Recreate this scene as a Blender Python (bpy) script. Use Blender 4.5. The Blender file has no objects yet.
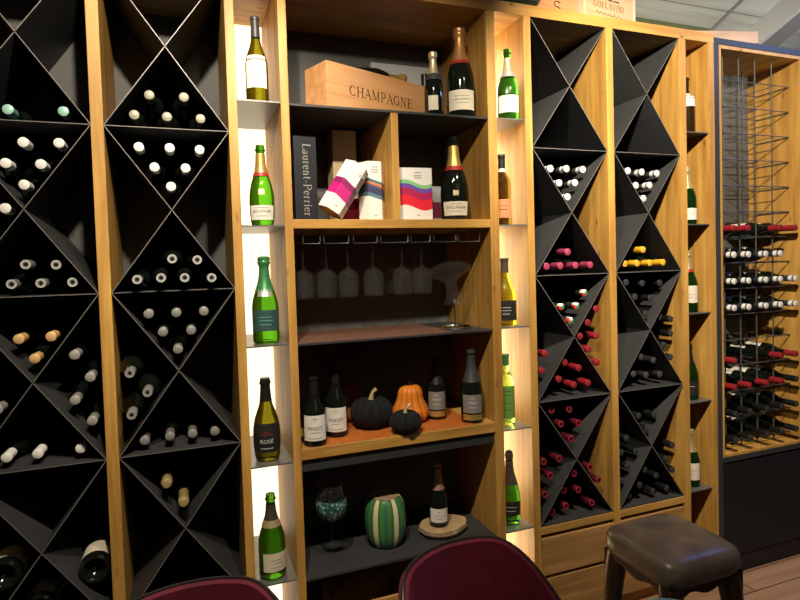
import bpy, bmesh, math, random
from mathutils import Vector, Matrix
random.seed(7)
scene = bpy.context.scene
COL = scene.collection
PI = math.pi

# ------------------------------------------------------------------ materials
def new_mat(name):
    m = bpy.data.materials.new(name); m.use_nodes = True
    nt = m.node_tree
    return m, nt, nt.nodes['Principled BSDF']

def lk(nt, a, b): nt.links.new(a, b)

def plain(name, col, rough=.5, metal=0., spec=.5, trans=0., ior=1.45, emit=None, estr=0., noise=.0, nscale=30., coat=0., sheen=0.):
    m, nt, b = new_mat(name)
    b.inputs['Base Color'].default_value = (*col, 1)
    b.inputs['Roughness'].default_value = rough
    b.inputs['Metallic'].default_value = metal
    b.inputs['Specular IOR Level'].default_value = spec
    b.inputs['Transmission Weight'].default_value = trans
    b.inputs['IOR'].default_value = ior
    b.inputs['Coat Weight'].default_value = coat
    b.inputs['Sheen Weight'].default_value = sheen
    if emit:
        b.inputs['Emission Color'].default_value = (*emit, 1)
        b.inputs['Emission Strength'].default_value = estr
    if noise > 0:
        tc = nt.nodes.new('ShaderNodeTexCoord'); n = nt.nodes.new('ShaderNodeTexNoise')
        n.inputs['Scale'].default_value = nscale; n.inputs['Detail'].default_value = 5
        r = nt.nodes.new('ShaderNodeValToRGB')
        r.color_ramp.elements[0].position = .3; r.color_ramp.elements[1].position = .7
        r.color_ramp.elements[0].color = (*[c * (1 - noise) for c in col], 1)
        r.color_ramp.elements[1].color = (*[min(1, c * (1 + noise)) for c in col], 1)
        lk(nt, tc.outputs['Object'], n.inputs['Vector']); lk(nt, n.outputs['Fac'], r.inputs['Fac'])
        lk(nt, r.outputs['Color'], b.inputs['Base Color'])
    return m

def wood(name, dark, light, axis, rough=.5, scale=1., knots=True, contrast=1.):
    """grain stretched along the given axis (0 x, 1 y, 2 z)"""
    m, nt, b = new_mat(name)
    N = nt.nodes.new
    tc = N('ShaderNodeTexCoord'); mp = N('ShaderNodeMapping')
    s = [26 * scale] * 3; s[axis] = 1.3 * scale
    mp.inputs['Scale'].default_value = s
    n = N('ShaderNodeTexNoise'); n.inputs['Scale'].default_value = 1.; n.inputs['Detail'].default_value = 8; n.inputs['Distortion'].default_value = .6
    n.inputs['Roughness'].default_value = .62
    r = N('ShaderNodeValToRGB')
    r.color_ramp.elements[0].position = .32; r.color_ramp.elements[1].position = .68
    r.color_ramp.elements[0].color = (*dark, 1); r.color_ramp.elements[1].color = (*light, 1)
    lk(nt, tc.outputs['Object'], mp.inputs['Vector']); lk(nt, mp.outputs['Vector'], n.inputs['Vector'])
    lk(nt, n.outputs['Fac'], r.inputs['Fac'])
    out = r.outputs['Color']
    # large soft board to board variation
    n2 = N('ShaderNodeTexNoise'); mp2 = N('ShaderNodeMapping')
    s2 = [5 * scale] * 3; s2[axis] = .7 * scale
    mp2.inputs['Scale'].default_value = s2; mp2.inputs['Location'].default_value = (3.1, 1.7, .4)
    lk(nt, tc.outputs['Object'], mp2.inputs['Vector']); lk(nt, mp2.outputs['Vector'], n2.inputs['Vector'])
    mx = N('ShaderNodeMix'); mx.data_type = 'RGBA'; mx.blend_type = 'MULTIPLY'
    mx.inputs[0].default_value = .55 * contrast
    r2 = N('ShaderNodeValToRGB'); r2.color_ramp.elements[0].position = .35; r2.color_ramp.elements[1].position = .65
    r2.color_ramp.elements[0].color = (.62, .55, .48, 1); r2.color_ramp.elements[1].color = (1, 1, 1, 1)
    lk(nt, n2.outputs['Fac'], r2.inputs['Fac'])
    lk(nt, out, mx.inputs[6]); lk(nt, r2.outputs['Color'], mx.inputs[7])
    out = mx.outputs[2]
    if knots:
        v = N('ShaderNodeTexVoronoi'); mp3 = N('ShaderNodeMapping')
        s3 = [2.9 * scale] * 3; s3[axis] = 1.1 * scale
        mp3.inputs['Scale'].default_value = s3; mp3.inputs['Location'].default_value = (.37, .71, .13)
        nz = N('ShaderNodeTexNoise'); nz.inputs['Scale'].default_value = 9
        ad = N('ShaderNodeMix'); ad.data_type = 'VECTOR'; ad.inputs[0].default_value = .06
        lk(nt, tc.outputs['Object'], mp3.inputs['Vector']); lk(nt, tc.outputs['Object'], nz.inputs['Vector'])
        lk(nt, mp3.outputs['Vector'], ad.inputs[4]); lk(nt, nz.outputs['Color'], ad.inputs[5])
        lk(nt, ad.outputs[1], v.inputs['Vector'])
        r3 = N('ShaderNodeValToRGB')
        r3.color_ramp.elements[0].position = .02; r3.color_ramp.elements[1].position = .11
        r3.color_ramp.elements[0].color = (.28, .2, .14, 1); r3.color_ramp.elements[1].color = (1, 1, 1, 1)
        lk(nt, v.outputs['Distance'], r3.inputs['Fac'])
        m2 = N('ShaderNodeMix'); m2.data_type = 'RGBA'; m2.blend_type = 'MULTIPLY'; m2.inputs[0].default_value = .85
        lk(nt, out, m2.inputs[6]); lk(nt, r3.outputs['Color'], m2.inputs[7]); out = m2.outputs[2]
    lk(nt, out, b.inputs['Base Color'])
    b.inputs['Roughness'].default_value = rough
    bp = N('ShaderNodeBump'); bp.inputs['Strength'].default_value = .12; bp.inputs['Distance'].default_value = .002
    lk(nt, n.outputs['Fac'], bp.inputs['Height']); lk(nt, bp.outputs['Normal'], b.inputs['Normal'])
    return m

def bands(name, stops, amp, freq, zscale, axis_u=0):
    """printed wavy colour bands: stops = [(z from, colour)...] in metres of local height"""
    m, nt, b = new_mat(name); N = nt.nodes.new
    tc = N('ShaderNodeTexCoord'); sp = N('ShaderNodeSeparateXYZ'); lk(nt, tc.outputs['Object'], sp.inputs[0])
    mu = N('ShaderNodeMath'); mu.operation = 'MULTIPLY'; mu.inputs[1].default_value = freq
    lk(nt, sp.outputs[axis_u], mu.inputs[0])
    si = N('ShaderNodeMath'); si.operation = 'SINE'; lk(nt, mu.outputs[0], si.inputs[0])
    ma = N('ShaderNodeMath'); ma.operation = 'MULTIPLY_ADD'; ma.inputs[1].default_value = amp
    lk(nt, si.outputs[0], ma.inputs[0]); lk(nt, sp.outputs[2], ma.inputs[2])
    dv = N('ShaderNodeMath'); dv.operation = 'DIVIDE'; dv.inputs[1].default_value = zscale; lk(nt, ma.outputs[0], dv.inputs[0])
    r = N('ShaderNodeValToRGB'); r.color_ramp.interpolation = 'CONSTANT'
    els = r.color_ramp.elements
    els[0].position = 0; els[0].color = (*stops[0][1], 1)
    els[1].position = stops[1][0] / zscale; els[1].color = (*stops[1][1], 1)
    for z, c in stops[2:]:
        e = els.new(z / zscale); e.color = (*c, 1)
    lk(nt, dv.outputs[0], r.inputs['Fac']); lk(nt, r.outputs['Color'], b.inputs['Base Color'])
    b.inputs['Roughness'].default_value = .45
    return m

def speckle(name, c1, c2, scale, rough=.7):
    m, nt, b = new_mat(name); N = nt.nodes.new
    tc = N('ShaderNodeTexCoord'); v = N('ShaderNodeTexNoise'); v.inputs['Scale'].default_value = scale; v.inputs['Detail'].default_value = 3
    r = N('ShaderNodeValToRGB'); r.color_ramp.elements[0].position = .42; r.color_ramp.elements[1].position = .6
    r.color_ramp.elements[0].color = (*c1, 1); r.color_ramp.elements[1].color = (*c2, 1)
    lk(nt, tc.outputs['Object'], v.inputs['Vector']); lk(nt, v.outputs['Fac'], r.inputs['Fac']); lk(nt, r.outputs['Color'], b.inputs['Base Color'])
    bp = N('ShaderNodeBump'); bp.inputs['Strength'].default_value = .4; bp.inputs['Distance'].default_value = .002
    lk(nt, v.outputs['Fac'], bp.inputs['Height']); lk(nt, bp.outputs['Normal'], b.inputs['Normal'])
    b.inputs['Roughness'].default_value = rough
    return m

def planks(name, c1, c2, w, length, axis_long, rough=.5, gap=(.03, .02, .015)):
    """floor or ceiling boards: brick texture with stretched grain"""
    m, nt, b = new_mat(name); N = nt.nodes.new
    tc = N('ShaderNodeTexCoord'); mp = N('ShaderNodeMapping')
    if axis_long == 1: mp.inputs['Rotation'].default_value = (0, 0, PI / 2)
    br = N('ShaderNodeTexBrick'); br.inputs['Scale'].default_value = 1
    br.inputs['Brick Width'].default_value = length; br.inputs['Row Height'].default_value = w
    br.inputs['Mortar Size'].default_value = .003; br.inputs['Mortar Smooth'].default_value = .3
    br.inputs['Color1'].default_value = (*c1, 1); br.inputs['Color2'].default_value = (*c2, 1); br.inputs['Mortar'].default_value = (*gap, 1)
    lk(nt, tc.outputs['Object'], mp.inputs['Vector']); lk(nt, mp.outputs['Vector'], br.inputs['Vector'])
    n = N('ShaderNodeTexNoise'); mp2 = N('ShaderNodeMapping')
    s = [30, 30, 30]; s[axis_long] = 1.5; mp2.inputs['Scale'].default_value = s
    n.inputs['Detail'].default_value = 7
    n.inputs['Scale'].default_value = 1
    lk(nt, tc.outputs['Object'], mp2.inputs['Vector']); lk(nt, mp2.outputs['Vector'], n.inputs['Vector'])
    r = N('ShaderNodeValToRGB'); r.color_ramp.elements[0].position = .3; r.color_ramp.elements[1].position = .7
    r.color_ramp.elements[0].color = (.6, .55, .5, 1); r.color_ramp.elements[1].color = (1, 1, 1, 1)
    lk(nt, n.outputs['Fac'], r.inputs['Fac'])
    mx = N('ShaderNodeMix'); mx.data_type = 'RGBA'; mx.blend_type = 'MULTIPLY'; mx.inputs[0].default_value = .7
    lk(nt, br.outputs['Color'], mx.inputs[6]); lk(nt, r.outputs['Color'], mx.inputs[7]); lk(nt, mx.outputs[2], b.inputs['Base Color'])
    b.inputs['Roughness'].default_value = rough
    return m

OAK_D, OAK_L = (.40, .200, .040), (.66, .385, .092)
M = {}
M['oak_z'] = wood('oak_upright_grain', OAK_D, OAK_L, 2)
M['oak_x'] = wood('oak_level_grain', OAK_D, OAK_L, 0)
M['oak_y'] = wood('oak_deep_grain', OAK_D, OAK_L, 1)
M['oak_side'] = M['oak_z']
M['drawer'] = wood('oak_drawer', (.36, .19, .055), (.60, .355, .12), 0, scale=.8)
M['pine'] = wood('pine_crate', (.56, .27, .10), (.74, .41, .18), 0, knots=False, contrast=.5)
M['pine_pale'] = wood('pale_crate', (.62, .36, .17), (.8, .54, .3), 0, knots=False, contrast=.4)
M['pine_end'] = wood('crate_end_strip', (.72, .5, .3), (.86, .66, .44), 2, knots=False, contrast=.3)
M['plank'] = wood('pinkish_plank', (.40, .27, .20), (.58, .42, .33), 0, knots=False)
M['steel'] = plain('black_steel', (.042, .043, .045), .48, .0, .4, noise=.12, nscale=6)
M['steel_edge'] = plain('bare_steel_edge', (.20, .19, .175), .45, .2)
M['rod'] = plain('dark_wire', (.11, .105, .10), .45, .3)
M['back'] = plain('charcoal_back_panel', (.115, .115, .112), .6, 0, .25)
M['frame'] = plain('anthracite_frame', (.034, .037, .042), .5, .0, .4)
M['door'] = plain('black_lacquer_door', (.012, .012, .014), .5, 0, .25)
M['shelf_metal'] = plain('grey_metal_shelf', (.20, .195, .185), .35, .5)
M['gap'] = plain('dark_gap', (.006, .005, .004), .9)
M['light'] = plain('lit_panel', (.9, .87, .8), .6, emit=(1., .86, .60), estr=1.6)
M['light2'] = plain('lit_panel_right', (.9, .87, .8), .6, emit=(1., .86, .54), estr=20.0)
M['liner'] = speckle('copper_liner', (.10, .045, .028), (.26, .13, .085), 160, .6)
M['orange_mat'] = speckle('orange_glitter', (.34, .075, .012), (.62, .19, .03), 210, .6)
def thin_glass(name):
    """blown thin glass: clear straight on, mirror-like towards the edges"""
    m, nt, b = new_mat(name); N = nt.nodes.new
    nt.nodes.remove(b)
    tr = N('ShaderNodeBsdfTransparent'); tr.inputs[0].default_value = (.95, .96, .96, 1)
    gl = N('ShaderNodeBsdfGlossy'); gl.inputs['Roughness'].default_value = .04; gl.inputs['Color'].default_value = (1, 1, 1, 1)
    lw = N('ShaderNodeLayerWeight'); lw.inputs['Blend'].default_value = .22
    ml = N('ShaderNodeMath'); ml.operation = 'MULTIPLY_ADD'; ml.inputs[1].default_value = .5; ml.inputs[2].default_value = .02; ml.use_clamp = True
    mx = N('ShaderNodeMixShader'); df = N('ShaderNodeBsdfDiffuse'); df.inputs[0].default_value = (.8, .8, .8, 1)
    m2 = N('ShaderNodeMixShader'); m2.inputs[0].default_value = .007
    pw = N('ShaderNodeMath'); pw.operation = 'POWER'; pw.inputs[1].default_value = 2.2
    lk(nt, lw.outputs['Facing'], pw.inputs[0]); lk(nt, pw.outputs[0], ml.inputs[0]); lk(nt, ml.outputs[0], mx.inputs[0])
    lk(nt, tr.outputs[0], mx.inputs[1]); lk(nt, gl.outputs[0], mx.inputs[2])
    lk(nt, mx.outputs[0], m2.inputs[1]); lk(nt, df.outputs[0], m2.inputs[2])
    lk(nt, m2.outputs[0], nt.nodes['Material Output'].inputs['Surface'])
    return m
M['glassy'] = thin_glass('clear_thin_glass')
M['wall'] = plain('olive_wall', (.10, .125, .055), .9, noise=.08, nscale=3)
M['roomwall'] = plain('room_wall', (.42, .38, .33), .9)
M['floor'] = planks('wood_floor', (.36, .20, .115), (.47, .28, .17), .13, 1.2, 0, .42)
M['ceil'] = planks('white_boards', (.70, .73, .69), (.76, .79, .75), .16, 4., 0, .7, (.28, .29, .27))
M['beam'] = plain('grey_beam', (.30, .30, .31), .7)
M['trim'] = plain('white_beam_face', (.7, .72, .74), .5)
M['velvet'] = plain('burgundy_velvet', (.085, .005, .014), .75, 0, .3, sheen=.28, noise=.25, nscale=14)
M['velvet'].node_tree.nodes['Principled BSDF'].inputs['Sheen Tint'].default_value = (.75, .15, .3, 1)
M['piping'] = plain('black_piping', (.012, .010, .012), .4)
M['blackleg'] = plain('black_metal_leg', (.012, .012, .012), .35)
M['leather'] = plain('worn_leather', (.15, .115, .088), .36, 0, .55, noise=.35, nscale=9)
M['darkwood'] = wood('dark_walnut', (.016, .007, .005), (.045, .02, .012), 2, rough=.4, knots=False)
M['teal'] = plain('blue_grey_cloth', (.12, .24, .29), .8, noise=.15, nscale=60)
M['label_white'] = plain('white_paper', (.78, .75, .68), .6, noise=.05, nscale=40)
M['label_cream'] = plain('cream_paper', (.72, .66, .53), .6)
M['label_black'] = plain('black_paper', (.018, .018, .018), .5)
M['label_orange'] = plain('orange_paper', (.62, .24, .10), .6)
M['label_green'] = plain('green_paper', (.13, .30, .06), .6)
M['label_teal'] = plain('dark_teal_paper', (.035, .085, .085), .5)
M['label_grey'] = plain('grey_paper', (.20, .19, .18), .6)
M['ink'] = plain('black_ink', (.02, .018, .016), .6)
M['ink_grey'] = plain('grey_ink', (.30, .28, .25), .6)
M['ink_light'] = plain('silver_ink', (.62, .62, .62), .4)
M['ink_teal'] = plain('teal_ink', (.12, .42, .36), .5)
M['ink_brown'] = plain('burnt_lettering', (.07, .03, .015), .8)
M['gold'] = plain('gold_foil', (.62, .42, .12), .38, .65)
M['goldpale'] = plain('pale_gold_foil', (.62, .52, .30), .4, .6)
M['copper'] = plain('copper_foil', (.62, .30, .12), .38, .65)
M['copfoil'] = plain('rosy_foil', (.42, .26, .20), .4, .5)
M['silver'] = plain('silver_foil', (.55, .55, .52), .4, .6)
M['redfoil'] = plain('red_foil', (.42, .03, .025), .4, .2)
M['greenfoil'] = plain('green_foil', (.05, .24, .09), .38, .3)
M['blackfoil'] = plain('black_foil', (.012, .011, .012), .35, .0)
M['greyfoil'] = plain('slate_foil', (.05, .053, .06), .4, .2)
M['brownfoil'] = plain('dark_bronze_foil', (.07, .06, .045), .45, .2)
M['glass_dark'] = plain('near_black_glass', (.006, .008, .006), .08, 0, .5, coat=.0)
M['glass_brown'] = plain('dark_amber_glass', (.022, .012, .004), .08, 0, .5)

def bottle_glass(name, col, trans=.9):
    m, nt, b = new_mat(name)
    b.inputs['Base Color'].default_value = (*col, 1)
    b.inputs['Roughness'].default_value = .04
    b.inputs['IOR'].default_value = 1.30
    b.inputs['Transmission Weight'].default_value = trans
    return m
M['glass_green'] = bottle_glass('bright_green_glass', (.08, .33, .012))
M['glass_green2'] = bottle_glass('mid_green_glass', (.03, .17, .014))
M['glass_lime'] = bottle_glass('lime_glass', (.42, .72, .15))
M['glass_olive'] = bottle_glass('olive_glass', (.17, .155, .008))
M['glass_umber'] = bottle_glass('umber_glass', (.06, .035, .006), .8)
M['glass_deep'] = bottle_glass('deep_green_glass', (.02, .10, .015), .8)
M['pumpkin_black'] = plain('black_velvet_gourd', (.007, .008, .010), .8, 0, .25, sheen=.04, noise=.15, nscale=20)
M['pumpkin_orange'] = plain('orange_gourd', (.66, .19, .014), .5, noise=.15, nscale=14)
M['pumpkin_rust'] = plain('rust_gourd', (.26, .07, .015), .6, noise=.25, nscale=14)
M['stem_gold'] = plain('golden_stem', (.62, .48, .22), .4, .4)
M['stem_brown'] = plain('brown_stem', (.12, .06, .025), .8)
M['bark'] = plain('rough_bark', (.36, .27, .17), .9, noise=.5, nscale=35)
M['slice'] = plain('sawn_wood', (.45, .31, .17), .8, noise=.25, nscale=18)
M['cork'] = plain('brown_lid', (.30, .20, .12), .8, noise=.3, nscale=30)
M['box_navy'] = plain('midnight_carton', (.009, .011, .018), .5)
M['box_tan'] = plain('kraft_carton', (.40, .30, .19), .7, noise=.06, nscale=20)
M['box_grey'] = plain('pale_grey_carton', (.46, .48, .50), .7)
M['board'] = plain('raw_cardboard', (.38, .23, .11), .8)
M['basket'] = plain('brown_wicker', (.10, .045, .02), .6, noise=.3, nscale=50)
M['thinwire'] = plain('thin_steel_wire', (.10, .10, .10), .4, .5)
M['chrome'] = plain('chrome', (.6, .6, .6), .15, 1.)
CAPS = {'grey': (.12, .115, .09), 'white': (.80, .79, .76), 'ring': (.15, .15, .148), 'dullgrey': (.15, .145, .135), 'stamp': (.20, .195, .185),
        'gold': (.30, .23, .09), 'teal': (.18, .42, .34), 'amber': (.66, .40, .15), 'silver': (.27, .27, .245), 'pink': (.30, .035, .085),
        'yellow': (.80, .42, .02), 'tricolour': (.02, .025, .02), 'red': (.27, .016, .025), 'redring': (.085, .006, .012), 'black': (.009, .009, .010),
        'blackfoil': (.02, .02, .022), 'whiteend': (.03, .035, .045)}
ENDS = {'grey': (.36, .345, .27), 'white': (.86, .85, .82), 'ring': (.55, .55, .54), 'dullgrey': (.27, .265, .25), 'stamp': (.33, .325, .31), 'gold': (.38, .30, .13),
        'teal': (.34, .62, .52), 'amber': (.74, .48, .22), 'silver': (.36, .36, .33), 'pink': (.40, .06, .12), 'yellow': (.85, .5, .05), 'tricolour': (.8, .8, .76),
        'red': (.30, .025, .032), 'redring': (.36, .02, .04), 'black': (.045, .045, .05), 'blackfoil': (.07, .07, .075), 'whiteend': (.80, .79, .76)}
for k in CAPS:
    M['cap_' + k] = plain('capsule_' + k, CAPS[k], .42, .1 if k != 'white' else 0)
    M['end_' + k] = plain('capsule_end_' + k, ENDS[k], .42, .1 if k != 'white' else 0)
M['tri_r'] = plain('capsule_red', (.55, .04, .04), .4); M['tri_g'] = plain('capsule_green', (.03, .30, .12), .4)

# ------------------------------------------------------------------ mesh helpers
class MB:
    def __init__(s): s.v = []; s.f = []; s.m = []; s.sm = []
    def add(s, vs, fs, mi=0, smooth=False):
        o = len(s.v); s.v += [tuple(v) for v in vs]
        for f in fs: s.f.append([i + o for i in f]); s.m.append(mi); s.sm.append(smooth)
    def box(s, x0, x1, y0, y1, z0, z1, mi=0, front=None):
        vs = [(x0, y0, z0), (x1, y0, z0), (x1, y1, z0), (x0, y1, z0), (x0, y0, z1), (x1, y0, z1), (x1, y1, z1), (x0, y1, z1)]
        fs = [(0, 3, 2, 1), (4, 5, 6, 7), (1, 2, 6, 5), (2, 3, 7, 6), (3, 0, 4, 7)]
        s.add(vs, fs, mi); o = len(s.v) - 8
        s.f.append([o, o + 1, o + 5, o + 4]); s.m.append(mi if front is None else front); s.sm.append(False)
    def lathe(s, prof, seg=24, mi=0, M4=None, axis='z', cap=True, mats=None, a0=0, a1=2 * PI):
        """prof: (height, radius); mats: one material index per ring span"""
        vs = []; full = abs(a1 - a0 - 2 * PI) < 1e-6; n = seg if full else seg + 1
        for h, r in prof:
            for i in range(n):
                a = a0 + (a1 - a0) * i / seg
                p = Vector((r * math.cos(a), r * math.sin(a), h)) if axis == 'z' else Vector((r * math.cos(a), h, r * math.sin(a)))
                vs.append(M4 @ p if M4 else p)
        o = len(s.v); s.v += [tuple(v) for v in vs]
        for k in range(len(prof) - 1):
            mm = mats[k] if mats else mi
            for i in range(seg):
                j = (i + 1) % n
                q = [o + k * n + i, o + k * n + j, o + (k + 1) * n + j, o + (k + 1) * n + i]
                if axis != 'z': q.reverse()
                s.f.append(q); s.m.append(mm); s.sm.append(True)
        if cap and full:
            q0 = [o + i for i in range(n)]; q1 = [o + (len(prof) - 1) * n + i for i in range(n)]
            if axis == 'z': q0.reverse()
            else: q1.reverse()
            if prof[0][1] > 1e-5: s.f.append(q0); s.m.append(mats[0] if mats else mi); s.sm.append(False)
            if prof[-1][1] > 1e-5: s.f.append(q1); s.m.append(mats[-1] if mats else mi); s.sm.append(False)
    def tube(s, pts, r, seg=8, mi=0, closed=False):
        pts = [Vector(p) for p in pts]; n = len(pts); rs = r if isinstance(r, (list, tuple)) else [r] * n
        rings = []; up = None
        for i, p in enumerate(pts):
            if closed: t = pts[(i + 1) % n] - pts[i - 1]
            else: t = pts[min(i + 1, n - 1)] - pts[max(i - 1, 0)]
            t.normalize()
            if up is None: up = Vector((0, 0, 1)) if abs(t.z) < .9 else Vector((1, 0, 0))
            a = t.cross(up); a.normalize(); b = a.cross(t); b.normalize(); up = b
            rings.append([p + (a * math.cos(2 * PI * k / seg) + b * math.sin(2 * PI * k / seg)) * rs[i] for k in range(seg)])
        o = len(s.v)
        for R_ in rings: s.v += [tuple(v) for v in R_]
        m_ = n if closed else n - 1
        for i in range(m_):
            for k in range(seg):
                a, b = o + i * seg + k, o + i * seg + (k + 1) % seg
                i2 = (i + 1) % n
                s.f.append([a, b, o + i2 * seg + (k + 1) % seg, o + i2 * seg + k]); s.m.append(mi); s.sm.append(True)
        if not closed:
            s.f.append([o + k for k in range(seg)][::-1]); s.m.append(mi); s.sm.append(False)
            s.f.append([o + (n - 1) * seg + k for k in range(seg)]); s.m.append(mi); s.sm.append(False)
    def prism(s, poly, y0, y1, mi=0, front=None):
        """poly: (x, z) corners, extruded along y"""
        n = len(poly); o = len(s.v)
        s.v += [(x, y0, z) for x, z in poly] + [(x, y1, z) for x, z in poly]
        s.f.append([o + i for i in range(n)]); s.m.append(mi if front is None else front); s.sm.append(False)
        s.f.append([o + n + i for i in range(n)][::-1]); s.m.append(mi); s.sm.append(False)
        for i in range(n):
            j = (i + 1) % n
            s.f.append([o + i, o + n + i, o + n + j, o + j]); s.m.append(mi); s.sm.append(False)
    def build(s, name, mats, parent=None, loc=None, rot=None, bevel=0):
        me = bpy.data.meshes.new(name)
        me.from_pydata(s.v, [], s.f)
        for m in (mats if isinstance(mats, (list, tuple)) else [mats]): me.materials.append(m)
        for p, mi, sm in zip(me.polygons, s.m, s.sm): p.material_index = mi; p.use_smooth = sm
        bm = bmesh.new(); bm.from_mesh(me)
        bmesh.ops.recalc_face_normals(bm, faces=bm.faces)
        bm.to_mesh(me); bm.free()
        if any(s.sm): me.set_sharp_from_angle(angle=math.radians(45))
        me.update()
        return link(name, me, parent, loc, rot, bevel)

def link(name, me, parent=None, loc=None, rot=None, bevel=0):
    o = bpy.data.objects.new(name, me); COL.objects.link(o)
    if parent: o.parent = parent
    if loc: o.location = loc
    if rot: o.rotation_euler = rot
    if bevel:
        b = o.modifiers.new('bevel', 'BEVEL'); b.width = bevel; b.segments = 2; b.limit_method = 'ANGLE'
    return o

def tag(o, label=None, cat=None, group=None, kind=None):
    if label: o['label'] = label
    if cat: o['category'] = cat
    if group: o['group'] = group
    if kind: o['kind'] = kind
    return o

def thing(name, label, cat, loc=(0, 0, 0), rot=(0, 0, 0), group=None):
    o = bpy.data.objects.new(name, None); COL.objects.link(o)
    o.location = loc; o.rotation_euler = rot; o.empty_display_size = .05
    return tag(o, label, cat, group)

def copy_tree(o, parent=None):
    c = o.copy(); COL.objects.link(c)
    if parent: c.parent = parent
    for ch in list(o.children): copy_tree(ch, c)
    return c

# ------------------------------------------------------------------ lettering
def text_geo(txt, size, align='CENTER'):
    cu = bpy.data.curves.new('lettering', 'FONT'); cu.body = txt; cu.size = size
    cu.align_x = align; cu.align_y = 'CENTER'; cu.resolution_u = 2
    ob = bpy.data.objects.new('lettering', cu); COL.objects.link(ob)
    dg = bpy.context.evaluated_depsgraph_get(); dg.update()
    me = ob.evaluated_get(dg).to_mesh()
    vs = [tuple(v.co) for v in me.vertices]; fs = [tuple(p.vertices) for p in me.polygons]
    ob.evaluated_get(dg).to_mesh_clear()
    COL.objects.unlink(ob); bpy.data.objects.remove(ob); bpy.data.curves.remove(cu)
    return vs, fs

# serif capitals and small letters drawn as strokes in a 0..1 box: (x0,y0,x1,y1,width)
T_, H_ = .055, .13      # thin and heavy stroke
def arc(cx, cy, rx, ry, a0, a1, n, w0, w1):
    out = []
    for i in range(n):
        a, b = math.radians(a0 + (a1 - a0) * i / n), math.radians(a0 + (a1 - a0) * (i + 1) / n)
        mid = (a + b) / 2; w = w0 + (w1 - w0) * abs(math.cos(mid))
        out.append((cx + rx * math.cos(a), cy + ry * math.sin(a), cx + rx * math.cos(b), cy + ry * math.sin(b), w))
    return out
def serif(x, y, w=.26): return [(x - w / 2, y, x + w / 2, y, T_)]
G = {
 'C': (.85, arc(.45, .5, .38, .48, 50, 310, 14, T_, H_) + [(.70, .87, .72, .66, T_), (.70, .13, .72, .3, T_)]),
 'H': (.95, [(.18, 0, .18, 1, H_), (.78, 0, .78, 1, H_), (.18, .52, .78, .52, T_)] + serif(.18, .03) + serif(.18, .97) + serif(.78, .03) + serif(.78, .97)),
 'A': (.92, [(.12, 0, .46, 1, T_), (.46, 1, .80, 0, H_), (.24, .36, .68, .36, T_)] + serif(.12, .03, .24) + serif(.8, .03)),
 'M': (1.12, [(.16, 0, .18, 1, T_), (.18, 1, .54, .05, H_), (.54, .05, .9, 1, T_), (.9, 0, .9, 1, H_)] + serif(.16, .03, .24) + serif(.9, .03) + serif(.14, .97, .18) + serif(.93, .97, .2)),
 'P': (.78, [(.2, 0, .2, 1, H_), (.2, .97, .42, .97, T_), (.2, .46, .42, .46, T_)] + arc(.42, .715, .26, .255, 90, -90, 8, T_, H_) + serif(.2, .03) + serif(.16, .97, .18)),
 'G': (.92, arc(.45, .5, .38, .48, 50, 320, 14, T_, H_) + [(.72, .08, .72, .44, H_), (.70, .87, .72, .66, T_)] + serif(.72, .44)),
 'N': (.95, [(.18, 0, .18, 1, T_), (.18, 1, .78, 0, H_), (.78, 0, .78, 1, T_)] + serif(.18, .03) + serif(.14, .97, .18) + serif(.78, .97)),
 'E': (.76, [(.2, 0, .2, 1, H_), (.2, .97, .66, .97, T_), (.2, .52, .54, .52, T_), (.2, .03, .68, .03, T_), (.66, .97, .66, .78, T_), (.68, .03, .68, .24, T_), (.54, .62, .54, .42, T_)] + serif(.14, .97, .14) + serif(.14, .03, .14)),
 'O': (.95, arc(.46, .5, .38, .48, 0, 360, 18, T_, H_)),
 'L': (.72, [(.2, 0, .2, 1, H_), (.2, .03, .64, .03, T_), (.64, .03, .64, .26, T_)] + serif(.2, .97)),
 'V': (.9, [(.1, 1, .46, 0, H_), (.46, 0, .8, 1, T_)] + serif(.1, .97) + serif(.8, .97, .24)),
 'I': (.42, [(.2, 0, .2, 1, H_)] + serif(.2, .03) + serif(.2, .97)),
 'a': (.58, [(.42, 0, .42, .5, H_)] + arc(.26, .46, .16, .18, 0, 160, 6, T_, T_) + arc(.24, .17, .17, .16, 0, 360, 10, T_, H_) + [(.42, .03, .52, .03, T_)]),
 'u': (.64, [(.14, .62, .14, .18, H_), (.48, 0, .48, .64, H_)] + arc(.3, .18, .17, .16, 180, 360, 7, T_, H_) + serif(.1, .62, .14) + serif(.44, .62, .14)),
 'r': (.46, [(.16, 0, .16, .64, H_)] + arc(.3, .44, .14, .18, 150, 40, 4, T_, T_) + serif(.16, .03) + serif(.12, .62, .14)),
 'e': (.56, arc(.27, .32, .2, .31, 10, 320, 14, T_, H_) + [(.08, .36, .46, .36, T_)]),
 'n': (.66, [(.15, 0, .15, .64, H_), (.49, 0, .49, .42, H_)] + arc(.32, .42, .17, .2, 0, 180, 7, T_, H_) + serif(.15, .03, .2) + serif(.49, .03, .2)),
 't': (.4, [(.17, .1, .17, .86, H_), (.04, .62, .34, .62, T_)] + arc(.26, .12, .09, .11, 180, 320, 4, T_, T_)),
 'i': (.32, [(.15, 0, .15, .64, H_), (.15, .8, .15, .92, H_)] + serif(.15, .03, .2) + serif(.11, .62, .14)),
 '-': (.4, [(.06, .32, .32, .32, .08)]),
}
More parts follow.
